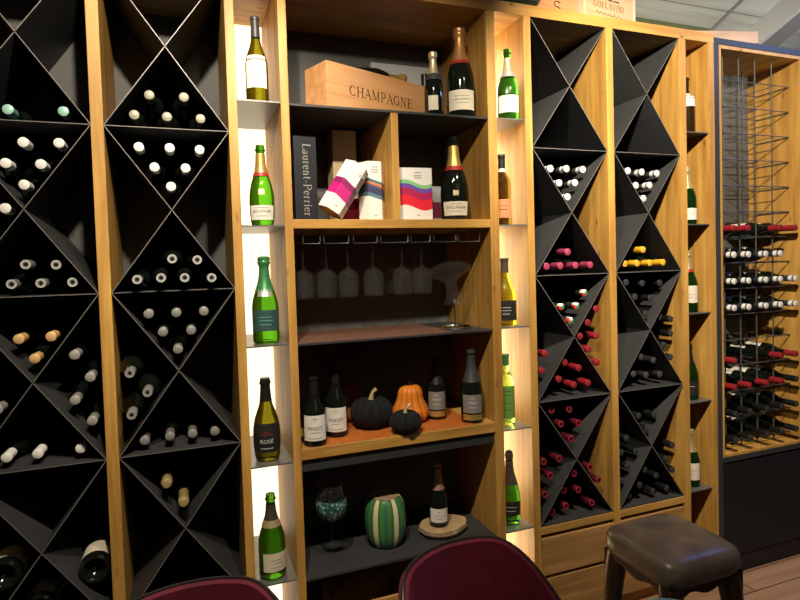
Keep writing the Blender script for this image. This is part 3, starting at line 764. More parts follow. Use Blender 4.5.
standing_bottle('green champagne bottle with slanting cream label on bottom shelf of left lit niche', n_loc(x1_ - .006, .432, .068), .290, .0475, 'champagne', 'glass_green', 'brownfoil', .70, foil_to=.90, face=.25,
    lab=[(.03, .095, 62, 'label_cream', [('=', .05, .008, 'ink_grey'), ('=', .03, -.004, 'ink_grey'), ('=', .045, -.018, 'ink_grey')])], band=(.62, .70, 'goldpale'))
x2_ = 1.2375
standing_bottle('green champagne bottle with white label on top shelf of right lit niche', n_loc(x2_ + .019, 2.090, .052), .288, .0440, 'champagne', 'glass_green2', 'goldpale', .68, foil_to=.90, face=-.45,
    lab=[(.028, .095, 62, 'label_white', [('=', .05, .016, 'ink_grey'), ('=', .055, .002, 'ink_grey'), ('=', .04, -.014, 'ink_grey')])], band=(.60, .68, 'silver'))
standing_bottle('slim dark brown bottle with orange label in right lit niche', n_loc(x2_ - .004, 1.670, .075), .290, .0365, 'bordeaux', 'glass_umber', 'blackfoil', .80, face=-.45,
    lab=[(.03, .105, 70, 'label_orange', [('=', .03, .01, 'ink_brown'), ('=', .035, -.004, 'ink_brown')]), (.218, .232, 80, 'label_white', [])])
standing_bottle('wide olive bottle with black label on middle shelf of right lit niche', n_loc(x2_ - .002, 1.260, .075), .277, .0455, 'burgundy', 'glass_olive', 'brownfoil', .78, face=-.45,
    lab=[(.022, .105, 75, 'label_black', [('=', .04, .012, 'ink_light'), ('=', .045, .0, 'ink_light'), ('=', .03, -.014, 'ink_light')])])
standing_bottle('light green flute bottle with green label in right lit niche', n_loc(x2_ - .004, .847, .08), .292, .0345, 'bordeaux', 'glass_lime', 'greenfoil', .84, face=-.45,
    lab=[(.03, .165, 75, 'label_green', [('=', .035, .045, 'ink'), ('=', .03, .03, 'ink'), ('=', .04, -.005, 'ink'), ('=', .035, -.03, 'ink')])])
standing_bottle('deep green bottle with round wax-like dark top, bottom of right lit niche', n_loc(x2_ + .002, .432, .08), .300, .0440, 'cuvee', 'glass_green2', 'brownfoil', .55, bulb=.0175, face=-.45,
    lab=[(.04, .10, 70, 'label_black', [('=', .05, .008, 'ink_light'), ('=', .04, -.008, 'ink_light')])])
x3_ = 2.2285
standing_bottle('dark red wine bottle with white label, topmost in right unlit niche', n_loc(x3_, 2.090, .07), .262, .0400, 'bordeaux', 'glass_brown', 'glass_brown', .86, face=-.7,
    lab=[(.125, .185, 75, 'label_white', [('=', .04, .01, 'ink_grey'), ('=', .04, -.006, 'ink_grey')])])
standing_bottle('green champagne bottle with plain white label, second shelf of right unlit niche', n_loc(x3_, 1.670, .07), .270, .0420, 'champagne', 'glass_deep', 'goldpale', .62, cork=True, face=-.7,
    lab=[(.022, .075, 75, 'label_white', [('=', .05, .0, 'ink_grey')])])
standing_bottle('dark green champagne bottle with red neck band and oval cream label', n_loc(x3_, 1.260, .07), .285, .0435, 'champagne', 'glass_deep', 'goldpale', .66, cork=True, face=-.7,
    lab=[(.045, .125, 60, 'label_cream', [('=', .04, .0, 'ink_grey'), ('=', .03, -.016, 'ink_grey')])], band=(.66, .71, 'redfoil'))
standing_bottle('dark green bottle with black label on fourth shelf of right unlit niche', n_loc(x3_, .847, .07), .262, .0410, 'champagne', 'glass_deep', 'blackfoil', .66, face=-.7,
    lab=[(.02, .09, 75, 'label_black', [('=', .04, .01, 'ink_light'), ('=', .03, -.01, 'redfoil')])])
standing_bottle('green champagne bottle with round cream label on lowest shelf of right unlit niche', n_loc(x3_, .432, .07), .265, .0430, 'champagne', 'glass_deep', 'goldpale', .62, cork=True, face=-.7,
    lab=[(.035, .115, 60, 'label_cream', [('=', .04, .006, 'ink_grey'), ('=', .03, -.012, 'ink_grey')])])
# ------------------------------------------------------------------ middle: top compartment
ZS = 2.0884
standing_bottle('small dark champagne bottle with silver neck beside the CHAMPAGNE crate', (.930, .058, ZS), .247, .0365, 'champagne', 'glass_dark', 'goldpale', .66, cork=True, face=-.5,
    lab=[(.02, .075, 30, 'label_cream', [])], band=(.56, .66, 'greyfoil'))
standing_bottle('large dark magnum bottle with copper foil neck on top compartment', (1.054, .072, ZS), .356, .0550, 'champagne', 'glass_dark', 'copper', .60, cork=True, face=-.40,
    lab=[(.028, .105, 60, 'label_cream', [('=', .06, .015, 'ink_grey'), ('=', .07, .002, 'ink'), ('=', .05, -.012, 'ink_grey')])], band=(.60, .635, 'redfoil'))
# crate, turned so that its right end stands deeper
ca = math.atan2(.205, .481)
cr = thing('wine_crate', 'open pine crate lettered CHAMPAGNE turned on the top compartment shelf', 'crate', (.501, .036, ZS), (0, 0, ca * .93))
CL, CW, CH, CT = .508, .138, .172, .012
mb = MB(); mb.box(0, CL, 0, CT, 0, CH); mb.build('front_board', M['pine'], cr, bevel=.001)
mb = MB(); mb.box(0, CL, CW - CT, CW, 0, CH); mb.build('rear_board', M['pine'], cr, bevel=.001)
mb = MB(); mb.box(0, CT, CT, CW - CT, 0, CH); mb.build('end_board', M['pine'], cr, bevel=.001)
mb = MB(); mb.box(CL - CT, CL, CT, CW - CT, 0, CH); mb.build('end_board', M['pine'], cr, bevel=.001)
mb = MB(); mb.box(CT, CL - CT, CT, CW - CT, 0, CT); mb.build('bottom_board', M['pine'], cr)
mb = MB(); put_flat(mb, stroke_geo('CHAMPAGNE', .037), (CL * .515, -.0008, CH * .49), (1, 0, 0), (0, 0, 1)); mb.build('lettering', M['ink_brown'], cr)['label'] = 'dark serif letters CHAMPAGNE'
# gold necked bottle lying in the crate
d_ = Vector((math.cos(ca * .93), math.sin(ca * .93), 0)); n_ = Vector((-d_.y, d_.x, 0))
gp = Vector((.501, .036, ZS)) + d_ * .150 + n_ * .065
gb = standing_bottle('champagne bottle with gold foil neck lying inside the CHAMPAGNE crate', (gp.x, gp.y, ZS + .150), .30, .0430, 'champagne', 'glass_dark', 'gold', .62, cork=True, rot=(0, math.radians(79), ca * .93))
standing_bottle('dark bottle with black capsule standing behind the CHAMPAGNE crate', (.997, .292, ZS), .245, .0365, 'bordeaux', 'glass_dark', 'blackfoil', .74,
    lab=[(.10, .165, 70, 'label_white', [])])
mb = MB()
mb.box(-.135, .135, -.017, .017, 0, .300)
gbx = thing('gift_box', 'pale grey box standing at the back behind the CHAMPAGNE crate', 'box', (.915, .378, ZS))
mb.build('carton', M['box_grey'], gbx, bevel=.003)
mb = MB(); mb.box(-.137, .137, -.018, .018, .252, .303); mb.build('lid', M['box_grey'], gbx, bevel=.003)
# ------------------------------------------------------------------ middle: boxes compartment
ZX = 1.6904
bx = thing('bottle_carton', 'midnight blue carton lettered vertically in silver, far left of box compartment', 'box', (.405, .078, ZX), (0, 0, math.radians(5)))
mb = MB(); mb.box(-.034, .048, -.040, .046, 0, .295); mb.build('carton', M['box_navy'], bx, bevel=.0015)
mb = MB(); put_flat(mb, stroke_geo('Laurent-Perrier', .0295, .05), (.012, -.0408, .142), (0, 0, -1), (1, 0, 0)); mb.build('lettering', M['ink_grey'], bx)
bx = thing('bottle_carton', 'tall kraft carton standing at the back behind the white and magenta box', 'box', (.617, .290, ZX))
mb = MB(); mb.box(-.048, .050, -.045, .045, 0, .375); mb.build('carton', M['box_tan'], bx, bevel=.0015)
mb = MB()
for s in ((-.012, .012, .205, .208), (-.001, .002, .165, .208), (-.012, .012, .140, .143), (-.012, -.009, .12, .143), (.009, .012, .12, .143)): mb.box(s[0], s[1], -.0462, -.0448, s[2], s[3])
mb.build('emblem', M['ink_brown'], bx)
def hexa(r, h, rot=0):
    mb = MB(); mb.lathe([(0, r), (h, r)], 6, M4=Matrix.Rotation(rot, 4, 'Z')); mb.sm = [False] * len(mb.sm); return mb
M['hex_magenta'] = bands('magenta_carton', [(0, (.80, .78, .74)), (.052, (.50, .012, .19)), (.095, (.24, .012, .11)), (.118, (.80, .78, .74))], .006, 38, .3)
M['hex_orange'] = bands('orange_navy_carton', [(0, (.80, .78, .74)), (.082, (.10, .20, .26)), (.096, (.045, .05, .13)), (.120, (.14, .10, .16)), (.128, (.66, .22, .11)), (.138, (.045, .16, .21)), (.147, (.80, .78, .74))], .010, 34, .3)
M['hex_red'] = bands('red_purple_carton', [(0, (.80, .78, .74)), (.046, (.74, .018, .035)), (.085, (.42, .015, .09)), (.112, (.15, .07, .38)), (.128, (.22, .55, .25)), (.142, (.80, .78, .74))], .011, 40, .3)
lean = math.radians(33)
hx = thing('bottle_carton', 'white hexagonal carton with magenta band leaning to the right', 'box', (.497, .030, ZX + .0277), (0, lean, 0))
hexa(.050, .196, 0).build('carton', M['hex_magenta'], hx, bevel=.001)
mb = MB(); mb.lathe([(-.0008, .047), (0.0004, .047)], 6); mb.build('bottom_flap', M['board'], hx)
mb = MB()
for w, z in ((.018, .172), (.026, .162), (.022, .156)): mb.box(.030 - w / 2 - .006, .030 + w / 2 - .006, -.0440, -.0434, z, z + .003)
mb.build('print', M['ink_grey'], hx)
mb = MB(); mb.box(-.005, .005, -.0440, -.0434, .02, .024); mb.build('mark', M['ink_grey'], hx)
hx = thing('bottle_carton', 'magenta carton lying at the back beneath the leaning white carton', 'box', (.575, .165, ZX + .0455), (0, math.radians(90), 0))
mb = hexa(.0455 / math.cos(PI / 6), .075, PI / 6); mb.build('carton', plain('magenta_card', (.42, .012, .15), .5), hx, bevel=.001)
hx = thing('bottle_carton', 'white carton with orange and navy waves against the divider', 'box', (.6735, .085, ZX))
hexa(.0510, .218).build('carton', M['hex_orange'], hx, bevel=.001)
mb = MB()
for w, z in ((.022, .195), (.030, .184), (.026, .176), (.010, .016)): mb.box(-w / 2, w / 2, -.0450, -.0444, z, z + .003)
mb.build('print', M['ink_grey'], hx)
hx = thing('bottle_carton', 'white carton with green, purple and red waves right of the divider', 'box', (.834, .082, ZX), (0, 0, math.radians(-4)))
mb = MB(); mb.box(-.062, .070, -.045, .045, 0, .198); mb.build('carton', M['hex_red'], hx, bevel=.001)
mb = MB()
for w, z in ((.024, .178), (.034, .166), (.028, .158), (.010, .016)): mb.box(.012 - w / 2, .012 + w / 2, -.0460, -.0454, z, z + .003)
mb.build('print', M['ink_grey'], hx)
standing_bottle('dark champagne magnum with gold neck, red collar and cream label', (1.018, .078, ZX), .330, .0560, 'cuvee', 'glass_dark', 'gold', .64, foil_to=.91, face=-.35,
    lab=[(.018, .072, 58, 'label_cream', [('BOLLINGER', .0150, .004, 'ink'), ('=', .05, .017, 'ink_grey'), ('=', .05, -.012, 'ink_grey')]), (.095, .115, 11, 'goldpale', []), (.205, .222, 35, 'gold', [])], band=(.595, .645, 'redfoil'))
mb = MB(); mb.box(-.022, .022, -.035, .035, 0, .15)
sb = thing('slim_box', 'slim grey box with maroon foot behind the gold-necked magnum', 'box', (.988, .21, ZX)); mb.build('carton', M['box_grey'], sb, bevel=.001)
mb = MB(); mb.box(-.0225, .0225, -.0356, .0356, .02, .085); mb.build('band', plain('maroon_card', (.20, .03, .06), .5), sb)
# ------------------------------------------------------------------ middle: hanging glasses
gr = thing('glass_rack', 'wire stemware rack fixed under the oak shelf', 'rack', (.745, .18, 1.658))
for a, b in ((.395, .457), (.470, .563), (.580, .672), (.686, .794), (.806, .885), (.901, .995), (1.006, 1.099)):
    mb = MB()
    o_ = Vector((.745, .18, 1.658))
    pts = [(a, .03, 1.657), (a, .03, 1.610), (a + .004, .03, 1.606), (b - .004, .03, 1.606), (b, .03, 1.610), (b, .03, 1.657)]
    mb.tube([Vector(p) - o_ for p in pts], .0015, 6)
    for x in (a + .003, b - .003): mb.tube([Vector((x, .03, 1.6065)) - o_, Vector((x, .36, 1.6065)) - o_, Vector((x, .36, 1.657)) - o_], .0013, 6)
    mb.build('wire_loop', M['thinwire'], gr)
def hanging_glass():
    t = thing('wine_glass', 'x', 'wine glass')
    mb = MB(); mb.lathe([(0, 0), (0, .034), (-.0015, .035), (-.004, .012), (-.008, .005), (-.012, .0036), (-.088, .0036), (-.094, .006), (-.098, .012)], 20, cap=False); mb.build('foot', M['glassy'], t)
    mb = MB()
    out = [(-.094, .004), (-.098, .012), (-.106, .026), (-.116, .036), (-.128, .0405), (-.16, .0405), (-.205, .036)]
    inn = [(-.205, .0349), (-.16, .0394), (-.128, .0394), (-.117, .035), (-.108, .0252), (-.101, .0), ]
    mb.lathe(out + inn, 24, cap=False); mb.build('bowl', M['glassy'], t)
    return t
hg = None
HG = [(.405, .09), (.4905, .09), (.5735, .09), (.673, .09), (.790, .09), (.872, .09), (.9, .235), (.51, .235), (.61, .235), (.715, .235), (.81, .235), (.43, .235)]
LB = ['leftmost hanging wine glass in the front row', 'second hanging wine glass from left in the front row', 'third hanging wine glass from left in the front row', 'fourth hanging wine glass from left in the front row', 'fifth hanging wine glass from left in the front row', 'rightmost front row hanging wine glass, left of the decanter bowl',
      'rear row hanging wine glass farthest right, behind the decanter', 'second rear row hanging wine glass from left', 'third rear row hanging wine glass from left', 'fourth rear row hanging wine glass from left', 'fifth rear row hanging wine glass from left', 'leftmost rear row hanging wine glass']
for (x, y), lb in zip(HG, LB):
    t = hanging_glass() if hg is None else copy_tree(hg)
    hg = hg or t
    t.location = (x, y, 1.6125); t['label'] = lb; t['category'] = 'wine glass'; t['group'] = 'stemmed glasses hanging under the shelf'
mb = MB(); mb.box(.362, .965, .010, .385, 1.2563, 1.2578); tag(mb.build('shelf_liner', M['liner']), 'copper-brown speckled runner lying on the shelf under the glasses', 'shelf liner')
# decanter drying upside down
tr = thing('decanter_stand', 'round steel drying stand under the upturned decanter', 'decanter stand', (1.030, .125, 1.2564))
mb = MB(); mb.lathe([(0, 0), (0, .066), (.003, .068), (.009, .068), (.009, .061), (.004, .058), (.004, 0)], 32, cap=False); mb.build('tray', M['chrome'], tr)
mb = MB(); mb.tube([(0, 0, .004), (0, 0, .115)], .0035, 8); mb.lathe([(.115, 0.0035), (.119, .006), (.123, .0)], 12, cap=False); mb.build('post', M['chrome'], tr)
dc = thing('decanter', 'clear glass decanter hanging upside down on its steel stand', 'decanter', (1.030, .125, 1.360), (0, math.radians(-11), 0))
mb = MB()
out = [(.0, .047), (.012, .040), (.030, .030), (.060, .023), (.085, .025), (.100, .040), (.112, .068), (.124, .090), (.138, .095), (.152, .085), (.165, .058), (.172, .03), (.174, 0)]
inn = [(.1722, 0), (.170, .029), (.163, .056), (.151, .083), (.138, .093), (.125, .0885), (.114, .0665), (.102, .038), (.087, .0232), (.060, .0212), (.030, .0282), (.012, .0382), (.0, .0455)]
mb.lathe(out + inn, 36, cap=False); mb.build('glass_body', M['glassy'], dc)
# ------------------------------------------------------------------ middle: pumpkin shelf
ZP = .8854
mb = MB(); mb.add([(.425, .012, ZP), (1.052, .012, ZP), (1.062, .32, ZP), (.44, .32, ZP), (.425, .012, ZP + .0014), (1.052, .012, ZP + .0014), (1.062, .32, ZP + .0014), (.44, .32, ZP + .0014)],
    [(3, 2, 1, 0), (4, 5, 6, 7), (0, 1, 5, 4), (1, 2, 6, 5), (2, 3, 7, 6), (3, 0, 4, 7)])
tag(mb.build('glitter_mat', M['orange_mat']), 'orange glitter table runner under the pumpkins', 'mat')
ZM = ZP + .0016
def gourd(name, label, loc, prof, n, depth, mat, stem, stem_mat, rz=0.):
    t = thing(name, label, 'pumpkin', loc, (0, 0, rz))
    seg = n * 8; mb = MB(); vs = []
    for h, r in prof:
        for i in range(seg):
            a = 2 * PI * i / seg; k = 1 - depth * (1 - abs(math.sin(n * a / 2)) ** .6)
            vs.append((r * k * math.cos(a), r * k * math.sin(a), h))
    fs = [(k * seg + i, k * seg + (i + 1) % seg, (k + 1) * seg + (i + 1) % seg, (k + 1) * seg + i) for k in range(len(prof) - 1) for i in range(seg)]
    mb.add(vs, fs, 0, True); mb.build('flesh', M[mat], t)
    mb = MB(); mb.tube(stem[0], stem[1], 8); mb.build('stem', M[stem_mat], t)
    return t
def ball(R, H, top=.86, n=14):
    pr = [(0.004 * H, 0)]
    for i in range(n + 1):
        a = -PI / 2 * .93 + PI * .96 * i / n
        r = R * max(.06, math.cos(a)) ** .75; h = H * (.5 + .5 * math.sin(a)); 
        if math.sin(a) > .93: h = H * top + (H * (1 - top)) * .3
        pr.append((max(0, h), r))
    return pr
gourd('pumpkin', 'larger black velvet pumpkin with golden stem on the orange mat', (.668, .155, ZM), ball(.084, .122), 10, .13, 'pumpkin_black', ([(0, 0, .095), (.0, 0, .118), (.008, -.004, .14), (.022, -.006, .150)], [.016, .010, .008, .0085]), 'stem_gold')
gourd('pumpkin', 'smaller black velvet pumpkin with golden stem in front of the orange gourd', (.762, .028, ZM), ball(.063, .084), 10, .13, 'pumpkin_black', ([(0, 0, .064), (.0, 0, .084), (.008, -.004, .10), (.018, -.004, .106)], [.012, .007, .006, .0065]), 'stem_gold')
gourd('gourd', 'tall orange ribbed gourd standing behind the small black pumpkin', (.838, .168, ZM), [(0.002, 0), (.001, .045), (.012, .068), (.032, .077), (.055, .072), (.078, .060), (.10, .052), (.118, .051), (.134, .046), (.145, .033), (.148, .016), (.143, 0)], 11, .09, 'pumpkin_orange', ([(0, 0, .138), (.0, 0, .155), (-.004, 0, .168)], [.009, .007, .008]), 'stem_brown')
gourd('gourd', 'rust-brown gourd in shadow behind the larger black pumpkin', (.602, .310, ZM), [(0.002, 0), (.001, .05), (.012, .075), (.04, .086), (.075, .086), (.11, .078), (.14, .06), (.152, .03), (.148, 0)], 10, .08, 'pumpkin_rust', ([(0, 0, .145), (.0, 0, .165), (.01, 0, .175)], [.009, .007, .008]), 'stem_brown')
for lb, lc, H, fc in (('red wine bottle with white PINOT label at the front left corner of pumpkin shelf', (.418, .047, ZP), .242, -.20), ('taller red wine bottle with white PINOT label beside the black pumpkin', (.516, .115, ZM), .266, -.3)):
    standing_bottle(lb, lc, H, .0420, 'burgundy', 'glass_dark', 'blackfoil', .76, face=fc, group='pair of PINOT bottles on the pumpkin shelf',
        lab=[(.022, .112, 62, 'label_white', [('PINOT', .019, -.002, 'ink'), ('=', .035, -.016, 'ink_grey'), ('=', .02, .034, 'ink_grey'), ('=', .008, .026, 'ink_grey'), ('=', .05, -.036, 'ink_grey')])])
for lb, lc, H, R, fc in (('dark bottle with grey label standing deeper, right of the orange gourd', (.955, .165, ZM), .256, .0400, -.4), ('dark bottle with grey label and slate neck at the right end of pumpkin shelf', (1.062, .060, ZP), .290, .0440, -.4)):
    standing_bottle(lb, lc, H, R, 'champagne', 'glass_dark', 'greyfoil' if H > .28 else 'blackfoil', .56, face=fc, group='pair of grey-labelled bottles on the pumpkin shelf',
        lab=[(.042, .115, 55, 'label_grey', [('TWIST', .013, .004, 'ink_light'), ('=', .02, .022, 'ink_light'), ('=', .03, -.014, 'ink_light')]), (.014, .036, 55, 'gold', [])])
# ------------------------------------------------------------------ middle: bottom shelf
ZG = .4234
gbt = thing('goblet', 'large clear goblet with green crackled bowl on the black shelf', 'goblet', (.480, .098, ZG))
mb = MB(); mb.lathe([(0, 0), (0, .052), (.002, .053), (.006, .02), (.012, .006), (.02, .0045), (.135, .0045), (.145, .007), (.150, .012)], 28, cap=False); mb.build('foot', M['glassy'], gbt)
mb = MB(); mb.lathe([(.148, .004), (.152, .022), (.165, .043), (.185, .056), (.215, .060), (.24, .054), (.262, .046), (.292, .050), (.292, .0488), (.262, .0446), (.24, .0526), (.215, .0586), (.186, .0546), (.167, .0416), (.156, .0)], 32, cap=False); mb.build('bowl', M['glassy'], gbt)
def crackle():
    m, nt, b = new_mat('green_crackle'); N = nt.nodes.new
    tc = N('ShaderNodeTexCoord'); v = N('ShaderNodeTexVoronoi'); v.inputs['Scale'].default_value = 75; v.feature = 'F1'
    r = N('ShaderNodeValToRGB'); e = r.color_ramp.elements
    e[0].position = .1; e[0].color = (.45, .75, .62, 1); e[1].position = .55; e[1].color = (.03, .12, .10, 1)
    lk(nt, tc.outputs['Object'], v.inputs['Vector']); lk(nt, v.outputs['Distance'], r.inputs['Fac']); lk(nt, r.outputs['Color'], b.inputs['Base Color'])
    b.inputs['Roughness'].default_value = .12
    b.inputs['Transmission Weight'].default_value = .35
    return m
mb = MB(); mb.lathe([(.166, .0445), (.185, .0566), (.215, .0606), (.236, .0556)], 32, cap=False); mb.build('crackle_band', crackle(), gbt)
vs_ = thing('vase', 'squat vase with green and cream vertical stripes and brown top', 'vase', (.706, .137, ZG))
def stripes():
    m, nt, b = new_mat('green_stripe_glaze'); N = nt.nodes.new
    tc = N('ShaderNodeTexCoord'); sp = N('ShaderNodeSeparateXYZ'); at = N('ShaderNodeMath'); at.operation = 'ARCTAN2'
    lk(nt, tc.outputs['Object'], sp.inputs[0]); lk(nt, sp.outputs[1], at.inputs[0]); lk(nt, sp.outputs[0], at.inputs[1])
    ml = N('ShaderNodeMath'); ml.operation = 'MULTIPLY_ADD'; ml.inputs[1].default_value = 6 / (2 * PI); ml.inputs[2].default_value = 10.38; lk(nt, at.outputs[0], ml.inputs[0])
    fr = N('ShaderNodeMath'); fr.operation = 'FRACT'; lk(nt, ml.outputs[0], fr.inputs[0])
    nz = N('ShaderNodeTexNoise'); nz.inputs['Scale'].default_value = 40; lk(nt, tc.outputs['Object'], nz.inputs['Vector'])
    r = N('ShaderNodeValToRGB'); r.color_ramp.interpolation = 'LINEAR'; e = r.color_ramp.elements
    e[0].position = 0; e[0].color = (.66, .62, .40, 1); e[1].position = 1; e[1].color = (.66, .62, .40, 1)
    for p, c in ((.20, (.66, .62, .40)), (.23, (.03, .13, .045)), (.40, (.07, .25, .05)), (.58, (.025, .15, .10)), (.76, (.09, .22, .05)), (.95, (.03, .12, .05)), (.98, (.66, .62, .40))):
        k = e.new(p); k.color = (*c, 1)
    lk(nt, fr.outputs[0], r.inputs['Fac']); lk(nt, r.outputs['Color'], b.inputs['Base Color']); b.inputs['Roughness'].default_value = .22
    return m
mb = MB(); mb.lathe([(0, 0), (0, .050), (.006, .060), (.03, .073), (.06, .080), (.10, .082), (.135, .080), (.165, .074), (.182, .064), (.190, .058), (.190, .05), (.184, .0)], 48, cap=False); mb.build('body', stripes(), vs_)
mb = MB(); mb.lathe([(.1845, 0), (.1845, .0495), (.192, .0545), (.195, .052), (.196, 0)], 32, cap=False); mb.build('lid', M['cork'], vs_)
# wood slice and half bottle
ws = thing('wood_slice', 'rough slice of log with bark lying on the black shelf', 'wood slice', (.955, .135, ZG))
n = 28; rr = [1 + .05 * math.sin(2 * 2 * PI * i / n + .4) + .04 * math.sin(3 * 2 * PI * i / n + 1) + .018 * math.sin(9 * 2 * PI * i / n) for i in range(n)]
def sl(scale, z): return [(.105 * rr[i] * scale * math.cos(2 * PI * i / n), .082 * rr[i] * scale * math.sin(2 * PI * i / n), z) for i in range(n)]
mb = MB(); A, B, C = sl(.84, 0), sl(1.0, .018), sl(.98, .0305)
mb.add(A + B + C, [(k * n + i, k * n + (i + 1) % n, (k + 1) * n + (i + 1) % n, (k + 1) * n + i) for k in range(2) for i in range(n)] + [tuple(range(n))[::-1]]); mb.build('bark', M['bark'], ws)
mb = MB(); mb.add(sl(.96, .0300) + sl(.96, .0320), [(i, (i + 1) % n, n + (i + 1) % n, n + i) for i in range(n)] + [tuple(n + i for i in range(n)), tuple(range(n))[::-1]]); mb.build('cut_face', M['slice'], ws)
standing_bottle('small sparkling wine bottle with rosy foil standing on the log slice', (.936, .135, ZG + .0324), .250, .0385, 'champagne', 'glass_dark', 'copfoil', .60, cork=False, face=-.35,
    lab=[(.022, .078, 60, 'label_white', [('=', .012, .014, 'ink_grey'), ('=', .04, .0, 'ink_grey'), ('=', .03, -.012, 'ink_grey')])])
# basket in the lowest compartment
bk = thing('wooden_tray', 'low wooden tray with arched handle in the dark bottom compartment', 'tray', (.62, .17, .0504))
mb = MB(); mb.box(-.15, .15, -.11, .11, 0, .012); mb.box(-.15, .15, -.11, -.098, .012, .20); mb.box(-.15, .15, .098, .11, .012, .20); mb.box(-.15, -.138, -.098, .098, .012, .20); mb.box(.138, .15, -.098, .098, .012, .20); mb.build('box', M['drawer'], bk, bevel=.002)
mb = MB(); mb.tube([(-.144 + .288 * i / 16, 0, .19 + .085 * math.sin(PI * i / 16)) for i in range(17)], .006, 8); mb.build('handle', M['basket'], bk)
# ------------------------------------------------------------------ on top of the unit
ZU = 2.5454
c2 = thing('wine_crate', 'pale wooden wine crate with burnt capital lettering lying on top of the unit', 'crate', (1.66, .075, ZU), (0, 0, math.radians(9)))
mb = MB(); mb.box(.016, .322, 0, .014, 0, .19); mb.build('front_board', M['pine_pale'], c2)
mb = MB(); mb.box(.016, .322, .206, .22, 0, .19); mb.build('rear_board', M['pine_pale'], c2)
mb = MB(); mb.box(0, .016, 0, .22, 0, .19); mb.build('end_board', M['pine_end'], c2)
mb = MB(); mb.box(.322, .338, 0, .22, 0, .19); mb.build('end_board', M['pine_end'], c2)
mb = MB(); mb.box(.016, .322, .014, .206, .176, .19); mb.build('lid', M['pine_pale'], c2)
mb = MB(); put_flat(mb, stroke_geo('COLLAVINI', .027), (.160, -.0008, .098), (1, 0, 0), (0, 0, 1))
for i in range(20):
    x = .075 + i * .0085; z = .062 + .006 * math.sin(i * 1.9)
    x2, z2 = .075 + (i + 1) * .0085, .062 + .006 * math.sin((i + 1) * 1.9)
    mb.add([(x, -.0008, z - .0016), (x2, -.0008, z2 - .0016), (x2, -.0008, z2 + .0016), (x, -.0008, z + .0016)], [(0, 1, 2, 3)])
for a, b in ((.09, .118), (.124, .15), (.156, .185), (.19, .228)): mb.box(a, b, -.0008, -.0004, .124, .130)
mb.build('lettering', M['ink_brown'], c2)['label'] = 'dark burnt capitals above a script line'
c1 = thing('wooden_board', 'golden wooden board with slanted left edge standing beside the pale lettered crate', 'board', (1.405, .085, ZU + .0005), (0, 0, math.radians(5)))
mb = MB(); mb.prism([(0, 0), (.235, 0), (.235, .20), (.13, .20)], 0, .015); mb.build('board', M['pine'], c1)
mb = MB(); mb.tube([(.135 + .016 * math.cos(a), -.001, .072 + .012 * math.sin(a)) for a in [math.radians(d) for d in range(20, 271, 25)]] + [(.135 + .016 * math.cos(a), -.001, .048 + .012 * math.sin(a)) for a in [math.radians(d) for d in range(90, -161, -25)]], .0018, 5)
mb.build('mark', M['ink_brown'], c1)
pk = thing('wooden_plank', 'pinkish sawn wooden beam with a bolt lying on top of the unit', 'plank', (2.655, .028, ZU), (0, 0, math.radians(165.5)))
mb = MB(); mb.box(0, .62, -.075, 0, 0, .058); mb.build('timber', M['plank'], pk, bevel=.002)
mb = MB(); mb.lathe([(-.001, 0), (-.001, .012), (.003, .012), (.003, 0)], 16, M4=Matrix.Translation((.30, .0, .03)), axis='y', cap=False); mb.build('bolt', M['rod'], pk)

# ------------------------------------------------------------------ tub chairs
def tub_chair(label, cx, cy, rz, zt, r, group):
    t = thing('tub_chair', label, 'chair', (cx, cy, FZ), (0, 0, rz), group)
    N_ = 40; amax = 112; z0 = .36 - FZ; ztop = zt - FZ
    def rim(a):
        k = max(0, (abs(a) - 34) / (amax - 34)); return ztop - (ztop - .58) * (k * k * (3 - 2 * k)) ** 1.15
    def pt(a, f, off):
        ra = math.radians(a); zr = rim(a); z = z0 + (zr - z0) * f
        rr = r * (.86 + .14 * f + .03 * math.sin(PI * f)) + off
        return (rr * math.sin(ra), rr * math.cos(ra) * 1.0, z)
    K = 8
    angs = [-amax + 2 * amax * i / N_ for i in range(N_ + 1)]
    mb = MB(); vs = []
    for a in angs:
        loop = [pt(a, k / K, -.010) for k in range(K + 1)] + [pt(a, 1.012, 0)] + [pt(a, (K - k) / K, .014) for k in range(K + 1)]
        vs += loop
    m = 2 * K + 3
    fs = [(i * m + k, i * m + (k + 1) % m, (i + 1) * m + (k + 1) % m, (i + 1) * m + k) for i in range(N_) for k in range(m)]
    fs += [tuple(range(m))[::-1], tuple(N_ * m + k for k in range(m))]
    mb.add(vs, fs, 0, True); mb.build('backrest', M['velvet'], t)
    mb = MB(); mb.tube([pt(a, 1.012, .004) for a in angs], .0050, 8); mb.build('piping', M['piping'], t)
    mb = MB(); mb.lathe([(.33 - FZ, 0), (.33 - FZ, r * .80), (.345 - FZ, r * .86), (.43 - FZ, r * .87), (.455 - FZ, r * .82), (.462 - FZ, r * .6), (.465 - FZ, 0)], 36, cap=False); mb.build('seat', M['velvet'], t)
    for sx, sy in ((-1, -1), (1, -1), (1, 1), (-1, 1)):
        mb = MB(); mb.tube([(sx * r * .55, sy * r * .55, .335 - FZ), (sx * r * .85, sy * r * .85, .0)], [.016, .010], 10); mb.build('leg', M['blackleg'], t)
    return t
tub_chair('burgundy velvet tub chair in front of the open compartments, fully rounded back in view',  .660, -.84, .28, .772, .232, 'burgundy velvet tub chairs')
tub_chair('burgundy velvet tub chair in front of the second rack, at lower left of photo', -.018, -.80, .10, .787, .236, 'burgundy velvet tub chairs')

